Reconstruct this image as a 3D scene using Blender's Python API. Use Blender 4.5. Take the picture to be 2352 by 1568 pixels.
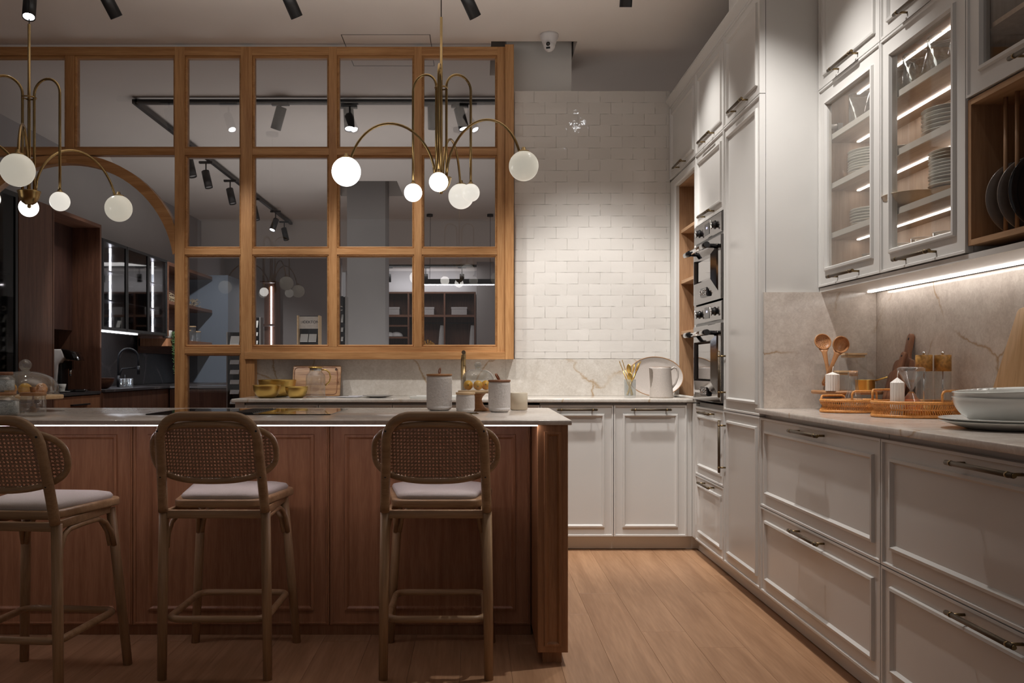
import bpy, bmesh, math, random
from mathutils import Matrix, Vector
for _o in list(bpy.data.objects): bpy.data.objects.remove(_o)
SC = bpy.context.scene; COL = SC.collection
random.seed(7)
# ---------------------------------------------------------------- camera, world, exposure
FPX, VX, VY, HC = 2000.0, 1094.0, 845.0, 1.12
cam = bpy.data.cameras.new('camera'); camo = bpy.data.objects.new('camera', cam); COL.objects.link(camo)
camo.location = (0, 0, HC); camo.rotation_euler = (math.pi/2, 0, 0)
cam.sensor_width = 36; cam.lens = FPX/2352*36; cam.shift_x = (1176-VX)/2352; cam.shift_y = (VY-784)/2352
cam.clip_start = 0.05; cam.clip_end = 60
SC.camera = camo
SC.view_settings.view_transform = 'Standard'; SC.view_settings.look = 'None'
SC.view_settings.exposure = 0.0; SC.view_settings.gamma = 1.0; SC.view_settings.use_curve_mapping = False
try:
    SC.cycles.max_bounces = 10; SC.cycles.transparent_max_bounces = 24; SC.cycles.sample_clamp_indirect = 4
    SC.cycles.caustics_reflective = False; SC.cycles.caustics_refractive = False; SC.cycles.use_denoising = True
except Exception: pass
wd = bpy.data.worlds.new('world'); SC.world = wd; wd.use_nodes = True
wd.node_tree.nodes['Background'].inputs[0].default_value = (1.0, 0.93, 0.90, 1); wd.node_tree.nodes['Background'].inputs[1].default_value = 0.165
def lamp(kind, name, loc, aim, e, color=(1, .965, .93), size=.05, angle=60, blend=.6, sy=None):
    l = bpy.data.lights.new(name, kind); l.energy = e; l.color = color
    o = bpy.data.objects.new(name, l); COL.objects.link(o); o.location = loc
    o.rotation_euler = (Vector(aim)-Vector(loc)).to_track_quat('-Z', 'Y').to_euler()
    if kind == 'SPOT': l.spot_size = math.radians(angle); l.spot_blend = blend; l.shadow_soft_size = size
    elif kind == 'AREA':
        l.size = size
        if sy: l.shape = 'RECTANGLE'; l.size_y = sy
    else: l.shadow_soft_size = size
    return o
# spots: the downlights of the shop; those over the aisle hang above the frame
lamp('SPOT', 'aisle_light', (0.98, 3.45, 3.2), (1.38, 3.85, 0.6), 145, size=.02, angle=85, blend=.8)
lamp('SPOT', 'aisle_light', (0.92, 4.78, 3.2), (1.15, 5.0, 0.6), 85, size=.02, angle=80, blend=.8)
lamp('SPOT', 'aisle_light', (0.98, 2.5, 3.2), (1.35, 2.75, 0.6), 7, size=.02, angle=80, blend=.8)
lamp('SPOT', 'aisle_light', (0.75, 3.9, 3.2), (0.75, 4.3, 0), 45, size=.02, angle=70, blend=.8)
lamp('AREA', 'ceiling_fill', (-.6, 3.9, 2.78), (-.6, 4.15, 5), 15, size=2.6, sy=1.2, color=(1, .95, .90))  # unseen area lamp added to brighten the ceiling, no fixture behind it
# ---------------------------------------------------------------- coordinate helpers
def K(Y): return FPX/Y
def X_(px, Y): return (px-VX)*Y/FPX
def Z_(py, Y): return HC+(VY-py)*Y/FPX
# ---------------------------------------------------------------- materials
def newmat(name):
    m = bpy.data.materials.new(name); m.use_nodes = True; nt = m.node_tree; nt.nodes.clear()
    out = nt.nodes.new('ShaderNodeOutputMaterial'); return m, nt, out
def N(nt, t, **kw):
    n = nt.nodes.new(t)
    for k, v in kw.items():
        if k.startswith('i_'):
            n.inputs[int(k[2:]) if k[2:].isdigit() else k[2:]].default_value = v
        else: setattr(n, k, v)
    return n
def rgba(c): return (c[0], c[1], c[2], 1)
def ramp(nt, stops):
    r = nt.nodes.new('ShaderNodeValToRGB'); e = r.color_ramp.elements
    e[0].position, e[0].color = stops[0][0], rgba(stops[0][1]); e[1].position, e[1].color = stops[-1][0], rgba(stops[-1][1])
    for p, c in stops[1:-1]:
        x = e.new(p); x.color = rgba(c)
    return r
def plain(name, col, rough=.5, metal=0.0, spec=.5, noise=0.06, nscale=40, bump=0.0, bscale=120, coat=0.0):
    m, nt, out = newmat(name); b = N(nt, 'ShaderNodeBsdfPrincipled')
    b.inputs['Roughness'].default_value = rough; b.inputs['Metallic'].default_value = metal
    b.inputs['Specular IOR Level'].default_value = spec; b.inputs['Coat Weight'].default_value = coat
    tc = N(nt, 'ShaderNodeTexCoord'); ns = N(nt, 'ShaderNodeTexNoise'); ns.inputs['Scale'].default_value = nscale
    nt.links.new(tc.outputs['Object'], ns.inputs['Vector'])
    r = ramp(nt, [(0.3, [c*(1-noise) for c in col]), (0.7, [min(1, c*(1+noise)) for c in col])])
    nt.links.new(ns.outputs['Fac'], r.inputs[0]); nt.links.new(r.outputs[0], b.inputs['Base Color'])
    if bump:
        n2 = N(nt, 'ShaderNodeTexNoise'); n2.inputs['Scale'].default_value = bscale; nt.links.new(tc.outputs['Object'], n2.inputs['Vector'])
        bp = N(nt, 'ShaderNodeBump'); bp.inputs['Strength'].default_value = bump; bp.inputs['Distance'].default_value = .002
        nt.links.new(n2.outputs['Fac'], bp.inputs['Height']); nt.links.new(bp.outputs[0], b.inputs['Normal'])
    nt.links.new(b.outputs[0], out.inputs[0]); return m
def wood(name, dark, light, axis='X', scale=1.0, rough=.45, vary=.0, bump=.15, knots=0.0):
    """grain runs along axis; each object is shifted by its own random number"""
    m, nt, out = newmat(name); b = N(nt, 'ShaderNodeBsdfPrincipled'); b.inputs['Roughness'].default_value = rough
    b.inputs['Specular IOR Level'].default_value = .35
    tc = N(nt, 'ShaderNodeTexCoord'); oi = N(nt, 'ShaderNodeObjectInfo')
    mp = N(nt, 'ShaderNodeMapping'); s = [14*scale]*3; s['XYZ'.index(axis)] = 0.9*scale; mp.inputs['Scale'].default_value = s
    ad = N(nt, 'ShaderNodeVectorMath', operation='ADD'); ml = N(nt, 'ShaderNodeMath', operation='MULTIPLY'); ml.inputs[1].default_value = 37.0
    nt.links.new(oi.outputs['Random'], ml.inputs[0]); nt.links.new(tc.outputs['Object'], mp.inputs[0])
    nt.links.new(mp.outputs[0], ad.inputs[0]); nt.links.new(ml.outputs[0], ad.inputs[1])
    n1 = N(nt, 'ShaderNodeTexNoise'); n1.inputs['Scale'].default_value = 1.3; n1.inputs['Detail'].default_value = 6; n1.inputs['Distortion'].default_value = .7
    n2 = N(nt, 'ShaderNodeTexNoise'); n2.inputs['Scale'].default_value = 9; n2.inputs['Detail'].default_value = 3
    nt.links.new(ad.outputs[0], n1.inputs['Vector']); nt.links.new(ad.outputs[0], n2.inputs['Vector'])
    mx = N(nt, 'ShaderNodeMath', operation='MULTIPLY_ADD'); mx.inputs[1].default_value = .35
    nt.links.new(n2.outputs['Fac'], mx.inputs[0]); 
    m2 = N(nt, 'ShaderNodeMath', operation='MULTIPLY'); m2.inputs[1].default_value = .65; nt.links.new(n1.outputs['Fac'], m2.inputs[0]); nt.links.new(m2.outputs[0], mx.inputs[2])
    mid = [(a+c)/2 for a, c in zip(dark, light)]
    r = ramp(nt, [(.34, dark), (.5, mid), (.64, light)]); nt.links.new(mx.outputs[0], r.inputs[0])
    col = r.outputs[0]
    if knots:
        n3 = N(nt, 'ShaderNodeTexNoise'); n3.inputs['Scale'].default_value = .28; n3.inputs['Detail'].default_value = 4
        nt.links.new(ad.outputs[0], n3.inputs['Vector'])
        r3 = ramp(nt, [(.60, (1, 1, 1)), (.72, (1-knots, 1-knots, 1-knots))]); nt.links.new(n3.outputs['Fac'], r3.inputs[0])
        mm = N(nt, 'ShaderNodeMix', data_type='RGBA', blend_type='MULTIPLY'); mm.inputs[0].default_value = 1
        nt.links.new(col, mm.inputs[6]); nt.links.new(r3.outputs[0], mm.inputs[7]); col = mm.outputs[2]
    if vary:
        hs = N(nt, 'ShaderNodeHueSaturation'); mr = N(nt, 'ShaderNodeMapRange'); mr.inputs[3].default_value = 1-vary; mr.inputs[4].default_value = 1+vary
        nt.links.new(oi.outputs['Random'], mr.inputs[0]); nt.links.new(mr.outputs[0], hs.inputs['Value']); nt.links.new(col, hs.inputs['Color']); col = hs.outputs[0]
    nt.links.new(col, b.inputs['Base Color'])
    bp = N(nt, 'ShaderNodeBump'); bp.inputs['Strength'].default_value = bump; bp.inputs['Distance'].default_value = .002
    nt.links.new(n2.outputs['Fac'], bp.inputs['Height']); nt.links.new(bp.outputs[0], b.inputs['Normal'])
    nt.links.new(b.outputs[0], out.inputs[0]); return m
def stone(name, c1, c2, vein, rough=.15, vs=1.1, vw=.012, scale=5, vamt=.85, seed=0):
    m, nt, out = newmat(name); b = N(nt, 'ShaderNodeBsdfPrincipled'); b.inputs['Roughness'].default_value = rough
    tc = N(nt, 'ShaderNodeTexCoord'); mp = N(nt, 'ShaderNodeMapping'); mp.inputs['Location'].default_value = (seed, seed*.7, seed*.3)
    mp.inputs['Rotation'].default_value = (.2, .5, .3)
    nt.links.new(tc.outputs['Object'], mp.inputs[0])
    n1 = N(nt, 'ShaderNodeTexNoise'); n1.inputs['Scale'].default_value = scale; n1.inputs['Detail'].default_value = 9; n1.inputs['Distortion'].default_value = .35; n1.inputs['Roughness'].default_value = .7
    nt.links.new(mp.outputs[0], n1.inputs['Vector'])
    nf = N(nt, 'ShaderNodeTexNoise'); nf.inputs['Scale'].default_value = scale*6; nf.inputs['Detail'].default_value = 8; nf.inputs['Roughness'].default_value = .75; nf.inputs['Distortion'].default_value = 1.2; nt.links.new(mp.outputs[0], nf.inputs['Vector'])
    av = N(nt, 'ShaderNodeMath', operation='MULTIPLY_ADD'); av.inputs[1].default_value = .5; hf = N(nt, 'ShaderNodeMath', operation='MULTIPLY'); hf.inputs[1].default_value = .5
    nt.links.new(nf.outputs['Fac'], hf.inputs[0]); nt.links.new(n1.outputs['Fac'], av.inputs[0]); nt.links.new(hf.outputs[0], av.inputs[2])
    r = ramp(nt, [(.40, c1), (.60, c2)]); nt.links.new(av.outputs[0], r.inputs[0])
    nd = N(nt, 'ShaderNodeTexNoise'); nd.inputs['Scale'].default_value = 2.6; nd.inputs['Detail'].default_value = 6; nd.inputs['Roughness'].default_value = .6; nt.links.new(mp.outputs[0], nd.inputs['Vector'])
    sb = N(nt, 'ShaderNodeVectorMath', operation='MULTIPLY_ADD'); sb.inputs[1].default_value = (.22, .22, .22); nt.links.new(nd.outputs['Color'], sb.inputs[0]); nt.links.new(mp.outputs[0], sb.inputs[2])
    n2 = N(nt, 'ShaderNodeTexVoronoi', feature='DISTANCE_TO_EDGE'); n2.inputs['Scale'].default_value = vs; nt.links.new(sb.outputs[0], n2.inputs['Vector'])
    r2 = ramp(nt, [(0, (vamt, vamt, vamt)), (vw*.55, (vamt*.75, vamt*.75, vamt*.75)), (vw*2.2, (0, 0, 0))]); nt.links.new(n2.outputs['Distance'], r2.inputs[0])
    n3 = N(nt, 'ShaderNodeTexNoise'); n3.inputs['Scale'].default_value = 2.2; nt.links.new(mp.outputs[0], n3.inputs['Vector'])
    r3 = ramp(nt, [(.42, (0, 0, 0)), (.54, (1, 1, 1))]); nt.links.new(n3.outputs['Fac'], r3.inputs[0])
    mu = N(nt, 'ShaderNodeMath', operation='MULTIPLY'); nt.links.new(r2.outputs[0], mu.inputs[0]); nt.links.new(r3.outputs[0], mu.inputs[1])
    mx = N(nt, 'ShaderNodeMix', data_type='RGBA'); nt.links.new(mu.outputs[0], mx.inputs[0]); nt.links.new(r.outputs[0], mx.inputs[6]); mx.inputs[7].default_value = rgba(vein)
    nt.links.new(mx.outputs[2], b.inputs['Base Color']); nt.links.new(b.outputs[0], out.inputs[0]); return m
def glass(name, tint=(1, 1, 1), ior=1.45, rough=.02, extra=0.0, body=0.0):
    m, nt, out = newmat(name); t = N(nt, 'ShaderNodeBsdfTransparent'); g = N(nt, 'ShaderNodeBsdfGlossy')
    t.inputs[0].default_value = rgba(tint); g.inputs['Roughness'].default_value = rough; f = N(nt, 'ShaderNodeLayerWeight'); f.inputs[0].default_value = .5
    pw_ = N(nt, 'ShaderNodeMath', operation='POWER'); pw_.inputs[1].default_value = 4.0; nt.links.new(f.outputs['Facing'], pw_.inputs[0]); f0 = ((ior-1)/(ior+1))**2
    ad = N(nt, 'ShaderNodeMath', operation='MULTIPLY_ADD'); ad.inputs[1].default_value = .85-f0; ad.inputs[2].default_value = f0+extra; nt.links.new(pw_.outputs[0], ad.inputs[0])
    s = N(nt, 'ShaderNodeMixShader'); nt.links.new(ad.outputs[0], s.inputs[0]); nt.links.new(t.outputs[0], s.inputs[1]); nt.links.new(g.outputs[0], s.inputs[2])
    last = s
    if body:
        d = N(nt, 'ShaderNodeBsdfDiffuse'); d.inputs[0].default_value = rgba(tint); s2 = N(nt, 'ShaderNodeMixShader'); s2.inputs[0].default_value = body
        nt.links.new(s.outputs[0], s2.inputs[1]); nt.links.new(d.outputs[0], s2.inputs[2]); last = s2
    nt.links.new(last.outputs[0], out.inputs[0]); return m
def glow(name, col, st, base=(.8, .8, .8)):
    m, nt, out = newmat(name); b = N(nt, 'ShaderNodeBsdfPrincipled'); b.inputs['Base Color'].default_value = rgba(base); b.inputs['Roughness'].default_value = .25
    b.inputs['Emission Color'].default_value = rgba(col); b.inputs['Emission Strength'].default_value = st
    nt.links.new(b.outputs[0], out.inputs[0]); return m
def tilemat(name):
    m, nt, out = newmat(name); b = N(nt, 'ShaderNodeBsdfPrincipled'); b.inputs['Roughness'].default_value = .07
    tc = N(nt, 'ShaderNodeTexCoord'); oi = N(nt, 'ShaderNodeObjectInfo'); ml = N(nt, 'ShaderNodeMath', operation='MULTIPLY'); ml.inputs[1].default_value = 91
    nt.links.new(oi.outputs['Random'], ml.inputs[0]); ad = N(nt, 'ShaderNodeVectorMath', operation='ADD'); nt.links.new(tc.outputs['Object'], ad.inputs[0]); nt.links.new(ml.outputs[0], ad.inputs[1])
    n = N(nt, 'ShaderNodeTexNoise'); n.inputs['Scale'].default_value = 22; n.inputs['Detail'].default_value = 2; nt.links.new(ad.outputs[0], n.inputs['Vector'])
    bp = N(nt, 'ShaderNodeBump'); bp.inputs['Strength'].default_value = .35; bp.inputs['Distance'].default_value = .004; nt.links.new(n.outputs['Fac'], bp.inputs['Height']); nt.links.new(bp.outputs[0], b.inputs['Normal'])
    r = ramp(nt, [(0, (.66, .63, .59)), (1, (.70, .67, .63))]); nt.links.new(oi.outputs['Random'], r.inputs[0]); nt.links.new(r.outputs[0], b.inputs['Base Color'])
    nt.links.new(b.outputs[0], out.inputs[0]); return m
def cane_speck(name, c): return plain(name, c, .6, noise=.25, nscale=300)
M = dict(
 lacquer=plain('cream_lacquer', (.61, .595, .57), .26, noise=.015, nscale=3, bump=.03, bscale=60),
 ceil=plain('ceiling_paint', (.80, .745, .70), .85, noise=.02, nscale=2, bump=.1, bscale=200),
 grey=plain('grey_paint', (.42, .40, .40), .8, noise=.03, nscale=2),
 colbright=plain('column_paint_brightened', (.78, .76, .73), .75, noise=.03, nscale=3), colfar=plain('column_paint_far', (.40, .39, .385), .75, noise=.03, nscale=3),  # near column's colour is raised in place of light missing there
 white=plain('white_paint', (.7, .68, .68), .7, noise=.02),
 grout=plain('grout', (.66, .63, .59), .8),
 oakx=wood('oak_frame_x', (.34, .155, .055), (.56, .305, .13), 'X', 1.3, .42), oakz=wood('oak_frame_z', (.34, .155, .055), (.56, .305, .13), 'Z', 1.3, .42),
 nichez=wood('oak_niche', (.27, .145, .075), (.42, .25, .135), 'Z', 1.5, .5), nichey=wood('oak_niche_y', (.32, .18, .09), (.47, .285, .155), 'X', 1.5, .5),
 palez=wood('pale_walnut', (.30, .205, .145), (.43, .31, .225), 'Z', 1.6, .5), palex=wood('pale_walnut_x', (.29, .195, .135), (.42, .30, .215), 'X', 1.6, .5),
 redz=wood('stained_oak', (.24, .105, .052), (.37, .175, .09), 'Z', 2.2, .42), brownz=wood('brown_oak', (.25, .115, .05), (.38, .19, .09), 'Z', 2.2, .42),
 stool=wood('stool_ash', (.26, .155, .08), (.42, .27, .15), 'Z', 1.6, .38, bump=.1), stoolx=wood('stool_ash_x', (.26, .155, .08), (.42, .27, .15), 'X', 1.6, .38, bump=.1),
 cane=cane_speck('cane', (.23, .14, .078)), linen=plain('linen', (.50, .45, .42), .9, noise=.1, nscale=400, bump=.5, bscale=700),
 walz=wood('dark_walnut', (.085, .036, .022), (.165, .075, .045), 'Z', 1.6, .5), walx=wood('dark_walnut_x', (.085, .036, .022), (.17, .078, .046), 'X', 1.6, .5),
 waldk=wood('black_walnut', (.03, .012, .009), (.06, .026, .018), 'Z', 1.6, .55),
 floor=wood('floor_oak', (.29, .155, .082), (.44, .255, .145), 'Y', .8, .40, vary=.05, bump=.06, knots=.35),
 marble=stone('quartzite', (.53, .485, .43), (.68, .645, .595), (.36, .22, .08), .12, vs=1.2, vw=.0045, scale=7, vamt=.8, seed=1.7),
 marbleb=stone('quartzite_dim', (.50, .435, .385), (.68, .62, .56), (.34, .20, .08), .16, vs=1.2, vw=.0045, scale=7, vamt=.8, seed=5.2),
 darkst=stone('dark_stone', (.045, .042, .045), (.075, .07, .075), (.22, .2, .2), .3, seed=3),
 tile=tilemat('glazed_tile'), brass=plain('brass', (.36, .25, .11), .26, 1.0, noise=.05, nscale=30), gold=plain('gold', (.74, .50, .15), .34, .9, noise=.03),
 bronze=plain('bronze_knurl', (.10, .075, .05), .4, .7, bump=.5, bscale=900), brassd=plain('old_brass', (.24, .17, .085), .35, 1.0),
 black=plain('black_metal', (.012, .012, .013), .42, .1), blackg=plain('black_gloss', (.008, .008, .009), .05, 0, coat=.5), rubber=plain('rubber', (.02, .02, .02), .7),
 steel=plain('polished_steel', (.30, .29, .29), .09, 1.0, noise=.02), chrome=plain('chrome', (.75, .75, .76), .06, 1.0, noise=.01), alu=plain('aluminium', (.42, .40, .38), .3, .8),
 mirror=plain('oven_glass', (.42, .41, .41), .03, 1.0, noise=.01), ovendk=plain('oven_dark', (.03, .03, .033), .08, .2),
 glass=glass('clear_glass', (.97, .98, .98), 1.5, .03, .03), pane=glass('window_glass', (.93, .93, .94), 1.5, .0, .018), cabpane=glass('cabinet_glass', (.95, .94, .92), 1.45, .03, .02),
 glasst=glass('thick_glass', (.91, .93, .93), 1.6, .04, .07, .05), smoke=glass('smoked_glass', (.50, .50, .52), 1.4, .03, .0), glint=plain('glass_edge_glint', (.80, .80, .80), .1), amber=glass('amber_glass', (.98, .60, .22), 1.5, .02, .02, .15),  # glass edge is near-white colour standing in for bright light on rims
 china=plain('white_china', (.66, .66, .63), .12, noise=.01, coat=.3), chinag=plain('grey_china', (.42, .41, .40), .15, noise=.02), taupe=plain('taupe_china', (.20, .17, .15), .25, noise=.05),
 stonew=plain('stoneware', (.47, .42, .38), .42, noise=.08, nscale=200), rimb=plain('brown_rim', (.34, .18, .08), .4), embossed=plain('embossed_ceramic', (.66, .63, .61), .45, noise=.01, bump=1.0, bscale=130),
 lidw=wood('acacia_lid', (.34, .16, .07), (.50, .27, .13), 'X', 3, .45), lidd=wood('dark_lid', (.20, .09, .045), (.30, .14, .08), 'X', 3, .45), bamboo=wood('bamboo', (.60, .40, .22), (.75, .55, .33), 'X', 3, .45),
 boardx=wood('board_acacia', (.24, .11, .055), (.52, .31, .16), 'X', 2, .4), boardz=wood('board_walnut', (.14, .06, .035), (.32, .15, .085), 'Z', 2.4, .4), boardm=wood('board_maple', (.52, .31, .15), (.70, .46, .25), 'Z', 2.4, .4),
 spoon=wood('spoon_cherry', (.36, .15, .06), (.56, .29, .13), 'Z', 3, .35), burl=plain('burl', (.42, .22, .06), .4, noise=.35, nscale=90), leather=plain('leather', (.30, .12, .06), .5), wicker=plain('wicker', (.62, .27, .07), .42, noise=.2, nscale=160),
 lemon=plain('lemon_peel', (.86, .45, .02), .4, noise=.12, nscale=60, bump=.5, bscale=160), orange=plain('orange_peel', (.75, .30, .05), .45, noise=.2, nscale=60, bump=.5, bscale=160),
 wax=plain('wax', (.82, .77, .72), .5, noise=.02), sand=plain('orange_sand', (.90, .42, .03), .6), salt=plain('salt', (.55, .58, .58), .7, noise=.3, nscale=200, bump=.8, bscale=300), candleg=plain('frosted_candle', (.62, .54, .42), .35, noise=.03), cream=plain('cream_bowl', (.70, .60, .46), .15),
 blue=plain('blue_grey_lacquer', (.15, .185, .235), .35, noise=.02, nscale=4), paper=plain('paper', (.6, .6, .64), .5), boxw=plain('box_card', (.36, .34, .34), .7), straw=plain('straw', (.45, .36, .24), .8, noise=.3, nscale=200), leaf=plain('leaf', (.06, .12, .04), .6, noise=.3), garment=plain('garment', (.45, .44, .44), .9), flower=plain('dried_flower', (.6, .3, .03), .8, noise=.3),
 led=glow('led', (1.0, .95, .91), 16), ledu=glow('led_under', (1.0, .94, .88), 10), ledc=glow('led_cool', (.93, .95, 1.0), 12), ledv=glow('led_violet', (1.0, .90, .96), 20), lens=glow('lamp_lens', (.95, .97, 1), 30), lensoff=plain('lamp_lens_off', (.3, .3, .3), .2),
 globe=glow('globe_bright', (1, .95, .88), 5), globed=glow('globe_dim', (1.0, .93, .78), .36, (.50, .48, .40)), globem=glow('globe_mid', (1.0, .95, .86), .66, (.5, .48, .42)), display=glow('display', (.5, .5, 1), 2), text=plain('print_dark', (.03, .03, .03), .6), cardt=plain('sample_card', (.55, .5, .44), .5),
)
# ---------------------------------------------------------------- mesh builder
class MB:
    def __init__(s, mat4=None): s.v = []; s.f = []; s.mi = []; s.sm = []; s.cm = 0; s.cs = False; s.T = mat4
    def V(s, p):
        p = Vector(p)
        if s.T is not None: p = s.T @ p
        s.v.append(p); return len(s.v)-1
    def F(s, idx, sm=None): s.f.append(tuple(idx)); s.mi.append(s.cm); s.sm.append(s.cs if sm is None else sm)
    def box(s, x0, y0, z0, x1, y1, z1):
        a = [s.V(p) for p in ((x0, y0, z0), (x1, y0, z0), (x1, y1, z0), (x0, y1, z0), (x0, y0, z1), (x1, y0, z1), (x1, y1, z1), (x0, y1, z1))]
        for q in ((0, 3, 2, 1), (4, 5, 6, 7), (0, 1, 5, 4), (1, 2, 6, 5), (2, 3, 7, 6), (3, 0, 4, 7)): s.F([a[i] for i in q], False)
        return s
    def cb(s, x0, y0, z0, x1, y1, z1, c=.002):
        """box with chamfered edges on the front (min y) face"""
        a = [s.V(p) for p in ((x0, y1, z0), (x1, y1, z0), (x1, y1, z1), (x0, y1, z1), (x0, y0+c, z0), (x1, y0+c, z0), (x1, y0+c, z1), (x0, y0+c, z1), (x0+c, y0, z0+c), (x1-c, y0, z0+c), (x1-c, y0, z1-c), (x0+c, y0, z1-c))]
        s.F([a[i] for i in (0, 3, 2, 1)]); 
        for i in range(4):
            j = (i+1) % 4; s.F([a[i], a[j], a[4+j], a[4+i]]); s.F([a[4+i], a[4+j], a[8+j], a[8+i]])
        s.F([a[8], a[9], a[10], a[11]]); return s
    def tube(s, pts, r, n=10, closed=False, caps=True, flat=1.0):
        P = [Vector(p) for p in pts]; m = len(P); R = r if hasattr(r, '__len__') else [r]*m
        tan = []
        for i in range(m):
            a = P[(i-1) % m] if (closed or i > 0) else P[i]; b = P[(i+1) % m] if (closed or i < m-1) else P[i]
            tan.append((b-a).normalized())
        up = Vector((0, 0, 1)) if abs(tan[0].z) < .9 else Vector((1, 0, 0))
        nrm = (up-tan[0]*up.dot(tan[0])).normalized(); rings = []
        for i in range(m):
            nrm = nrm-tan[i]*nrm.dot(tan[i])
            nrm = nrm.normalized() if nrm.length > 1e-6 else tan[i].orthogonal().normalized()
            bi = tan[i].cross(nrm)
            rings.append([s.V(P[i]+nrm*(math.cos(2*math.pi*j/n)*R[i])+bi*(math.sin(2*math.pi*j/n)*R[i]*flat)) for j in range(n)])
        for i in range(m if closed else m-1):
            a, b = rings[i], rings[(i+1) % m]
            for j in range(n): s.F([a[j], a[(j+1) % n], b[(j+1) % n], b[j]], True)
        if caps and not closed: s.F(rings[0][::-1], False); s.F(rings[-1], False)
        return s
    def lathe(s, prof, n=28, c=(0, 0, 0), smooth=True, sq=None):
        rings = []
        for r, z in prof:
            if r < 1e-5: rings.append([s.V((c[0], c[1], c[2]+z))])
            else:
                rg = []
                for j in range(n):
                    t = 2*math.pi*(j+.5)/n; cx, sx = math.cos(t), math.sin(t)
                    if sq: q = (abs(cx)**sq+abs(sx)**sq)**(-1/sq); cx *= q; sx *= q
                    rg.append(s.V((c[0]+r*cx, c[1]+r*sx, c[2]+z)))
                rings.append(rg)
        for a, b in zip(rings, rings[1:]):
            for j in range(n):
                k = (j+1) % n
                if len(a) == 1 and len(b) == 1: break
                if len(a) == 1: s.F([a[0], b[k], b[j]], smooth)
                elif len(b) == 1: s.F([a[j], a[k], b[0]], smooth)
                else: s.F([a[j], a[k], b[k], b[j]], smooth)
        return s
    def prism(s, poly, z0, z1, f=lambda x, y, z: (x, y, z)):
        a = [s.V(f(x, y, z0)) for x, y in poly]; b = [s.V(f(x, y, z1)) for x, y in poly]; n = len(poly)
        s.F(a[::-1], False); s.F(b, False)
        for i in range(n): s.F([a[i], a[(i+1) % n], b[(i+1) % n], b[i]])
        return s
    def ring(s, x0, z0, x1, z1, prof):
        """mitred rectangular ring in the xz plane; prof = (inset, y)"""
        R = []
        for o, y in prof: R.append([s.V((x0+o, y, z0+o)), s.V((x1-o, y, z0+o)), s.V((x1-o, y, z1-o)), s.V((x0+o, y, z1-o))])
        for a, b in zip(R, R[1:]):
            for j in range(4): s.F([a[j], a[(j+1) % 4], b[(j+1) % 4], b[j]], False)
        return s
    def ball(s, c, r, n=24, m=14, sc=(1, 1, 1), z0=-1, z1=1):
        t0, t1 = math.asin(z0), math.asin(z1); prof = []
        for i in range(m+1):
            t = t0+(t1-t0)*i/m; prof.append((abs(r*math.cos(t))*1.0, r*math.sin(t)))
        T = s.T; s.T = (T if T is not None else Matrix())@Matrix.Translation(c)@Matrix.Diagonal((*sc, 1)); s.lathe(prof, n); s.T = T; return s
    def build(s, name, mat, parent=None, bevel=0, bseg=2, fix=True):
        me = bpy.data.meshes.new(name); me.from_pydata(s.v, [], s.f)
        for m in (mat if isinstance(mat, (list, tuple)) else [mat]): me.materials.append(m)
        me.polygons.foreach_set('material_index', s.mi); me.polygons.foreach_set('use_smooth', s.sm)
        if fix or bevel:
            bm = bmesh.new(); bm.from_mesh(me)
            if bevel:
                bmesh.ops.remove_doubles(bm, verts=bm.verts, dist=1e-5)
                es = [e for e in bm.edges if len(e.link_faces) == 2 and e.calc_face_angle(0) > .6]
                bmesh.ops.bevel(bm, geom=es, offset=bevel, segments=bseg, affect='EDGES', profile=.5, clamp_overlap=True)
                for f in bm.faces: f.smooth = True
            bmesh.ops.recalc_face_normals(bm, faces=bm.faces); bm.to_mesh(me); bm.free()
        me.update()
        o = bpy.data.objects.new(name, me); COL.objects.link(o)
        if parent is not None: o.parent = parent
        return o
def tag(o, label=None, cat=None, group=None, kind=None):
    if label: o['label'] = label
    if cat: o['category'] = cat
    if group: o['group'] = group
    if kind: o['kind'] = kind
    return o
def thing(name, label, cat, loc=(0, 0, 0), rz=0, group=None):
    o = bpy.data.objects.new(name, None); COL.objects.link(o); o.location = loc; o.rotation_euler = (0, 0, rz); o.empty_display_size = .05
    return tag(o, label, cat, group)
def place(o, loc, rz=0, rot=None):
    o.location = loc; o.rotation_euler = rot if rot else (0, 0, rz); return o
def dup(root, loc, rz=0, label=None, rot=None, group=None):
    def cp(o, par):
        c = o.copy(); COL.objects.link(c)
        if par is not None: c.parent = par
        for k in list(o.children): cp(k, c)
        return c
    c = cp(root, None); place(c, loc, rz, rot)
    if label: c['label'] = label
    if group: c['group'] = group
    return c
ORD = ['first', 'second', 'third', 'fourth', 'fifth', 'sixth', 'seventh', 'eighth', 'ninth', 'tenth', 'eleventh', 'twelfth']
def arc(cx, cy, r, a0, a1, n): return [(cx+r*math.cos(math.radians(a0+(a1-a0)*i/n)), cy+r*math.sin(math.radians(a0+(a1-a0)*i/n))) for i in range(n+1)]
def rrect(x0, y0, x1, y1, r, n=5):
    return arc(x1-r, y1-r, r, 0, 90, n)+arc(x0+r, y1-r, r, 90, 180, n)+arc(x0+r, y0+r, r, 180, 270, n)+arc(x1-r, y0+r, r, 270, 360, n)
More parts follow.
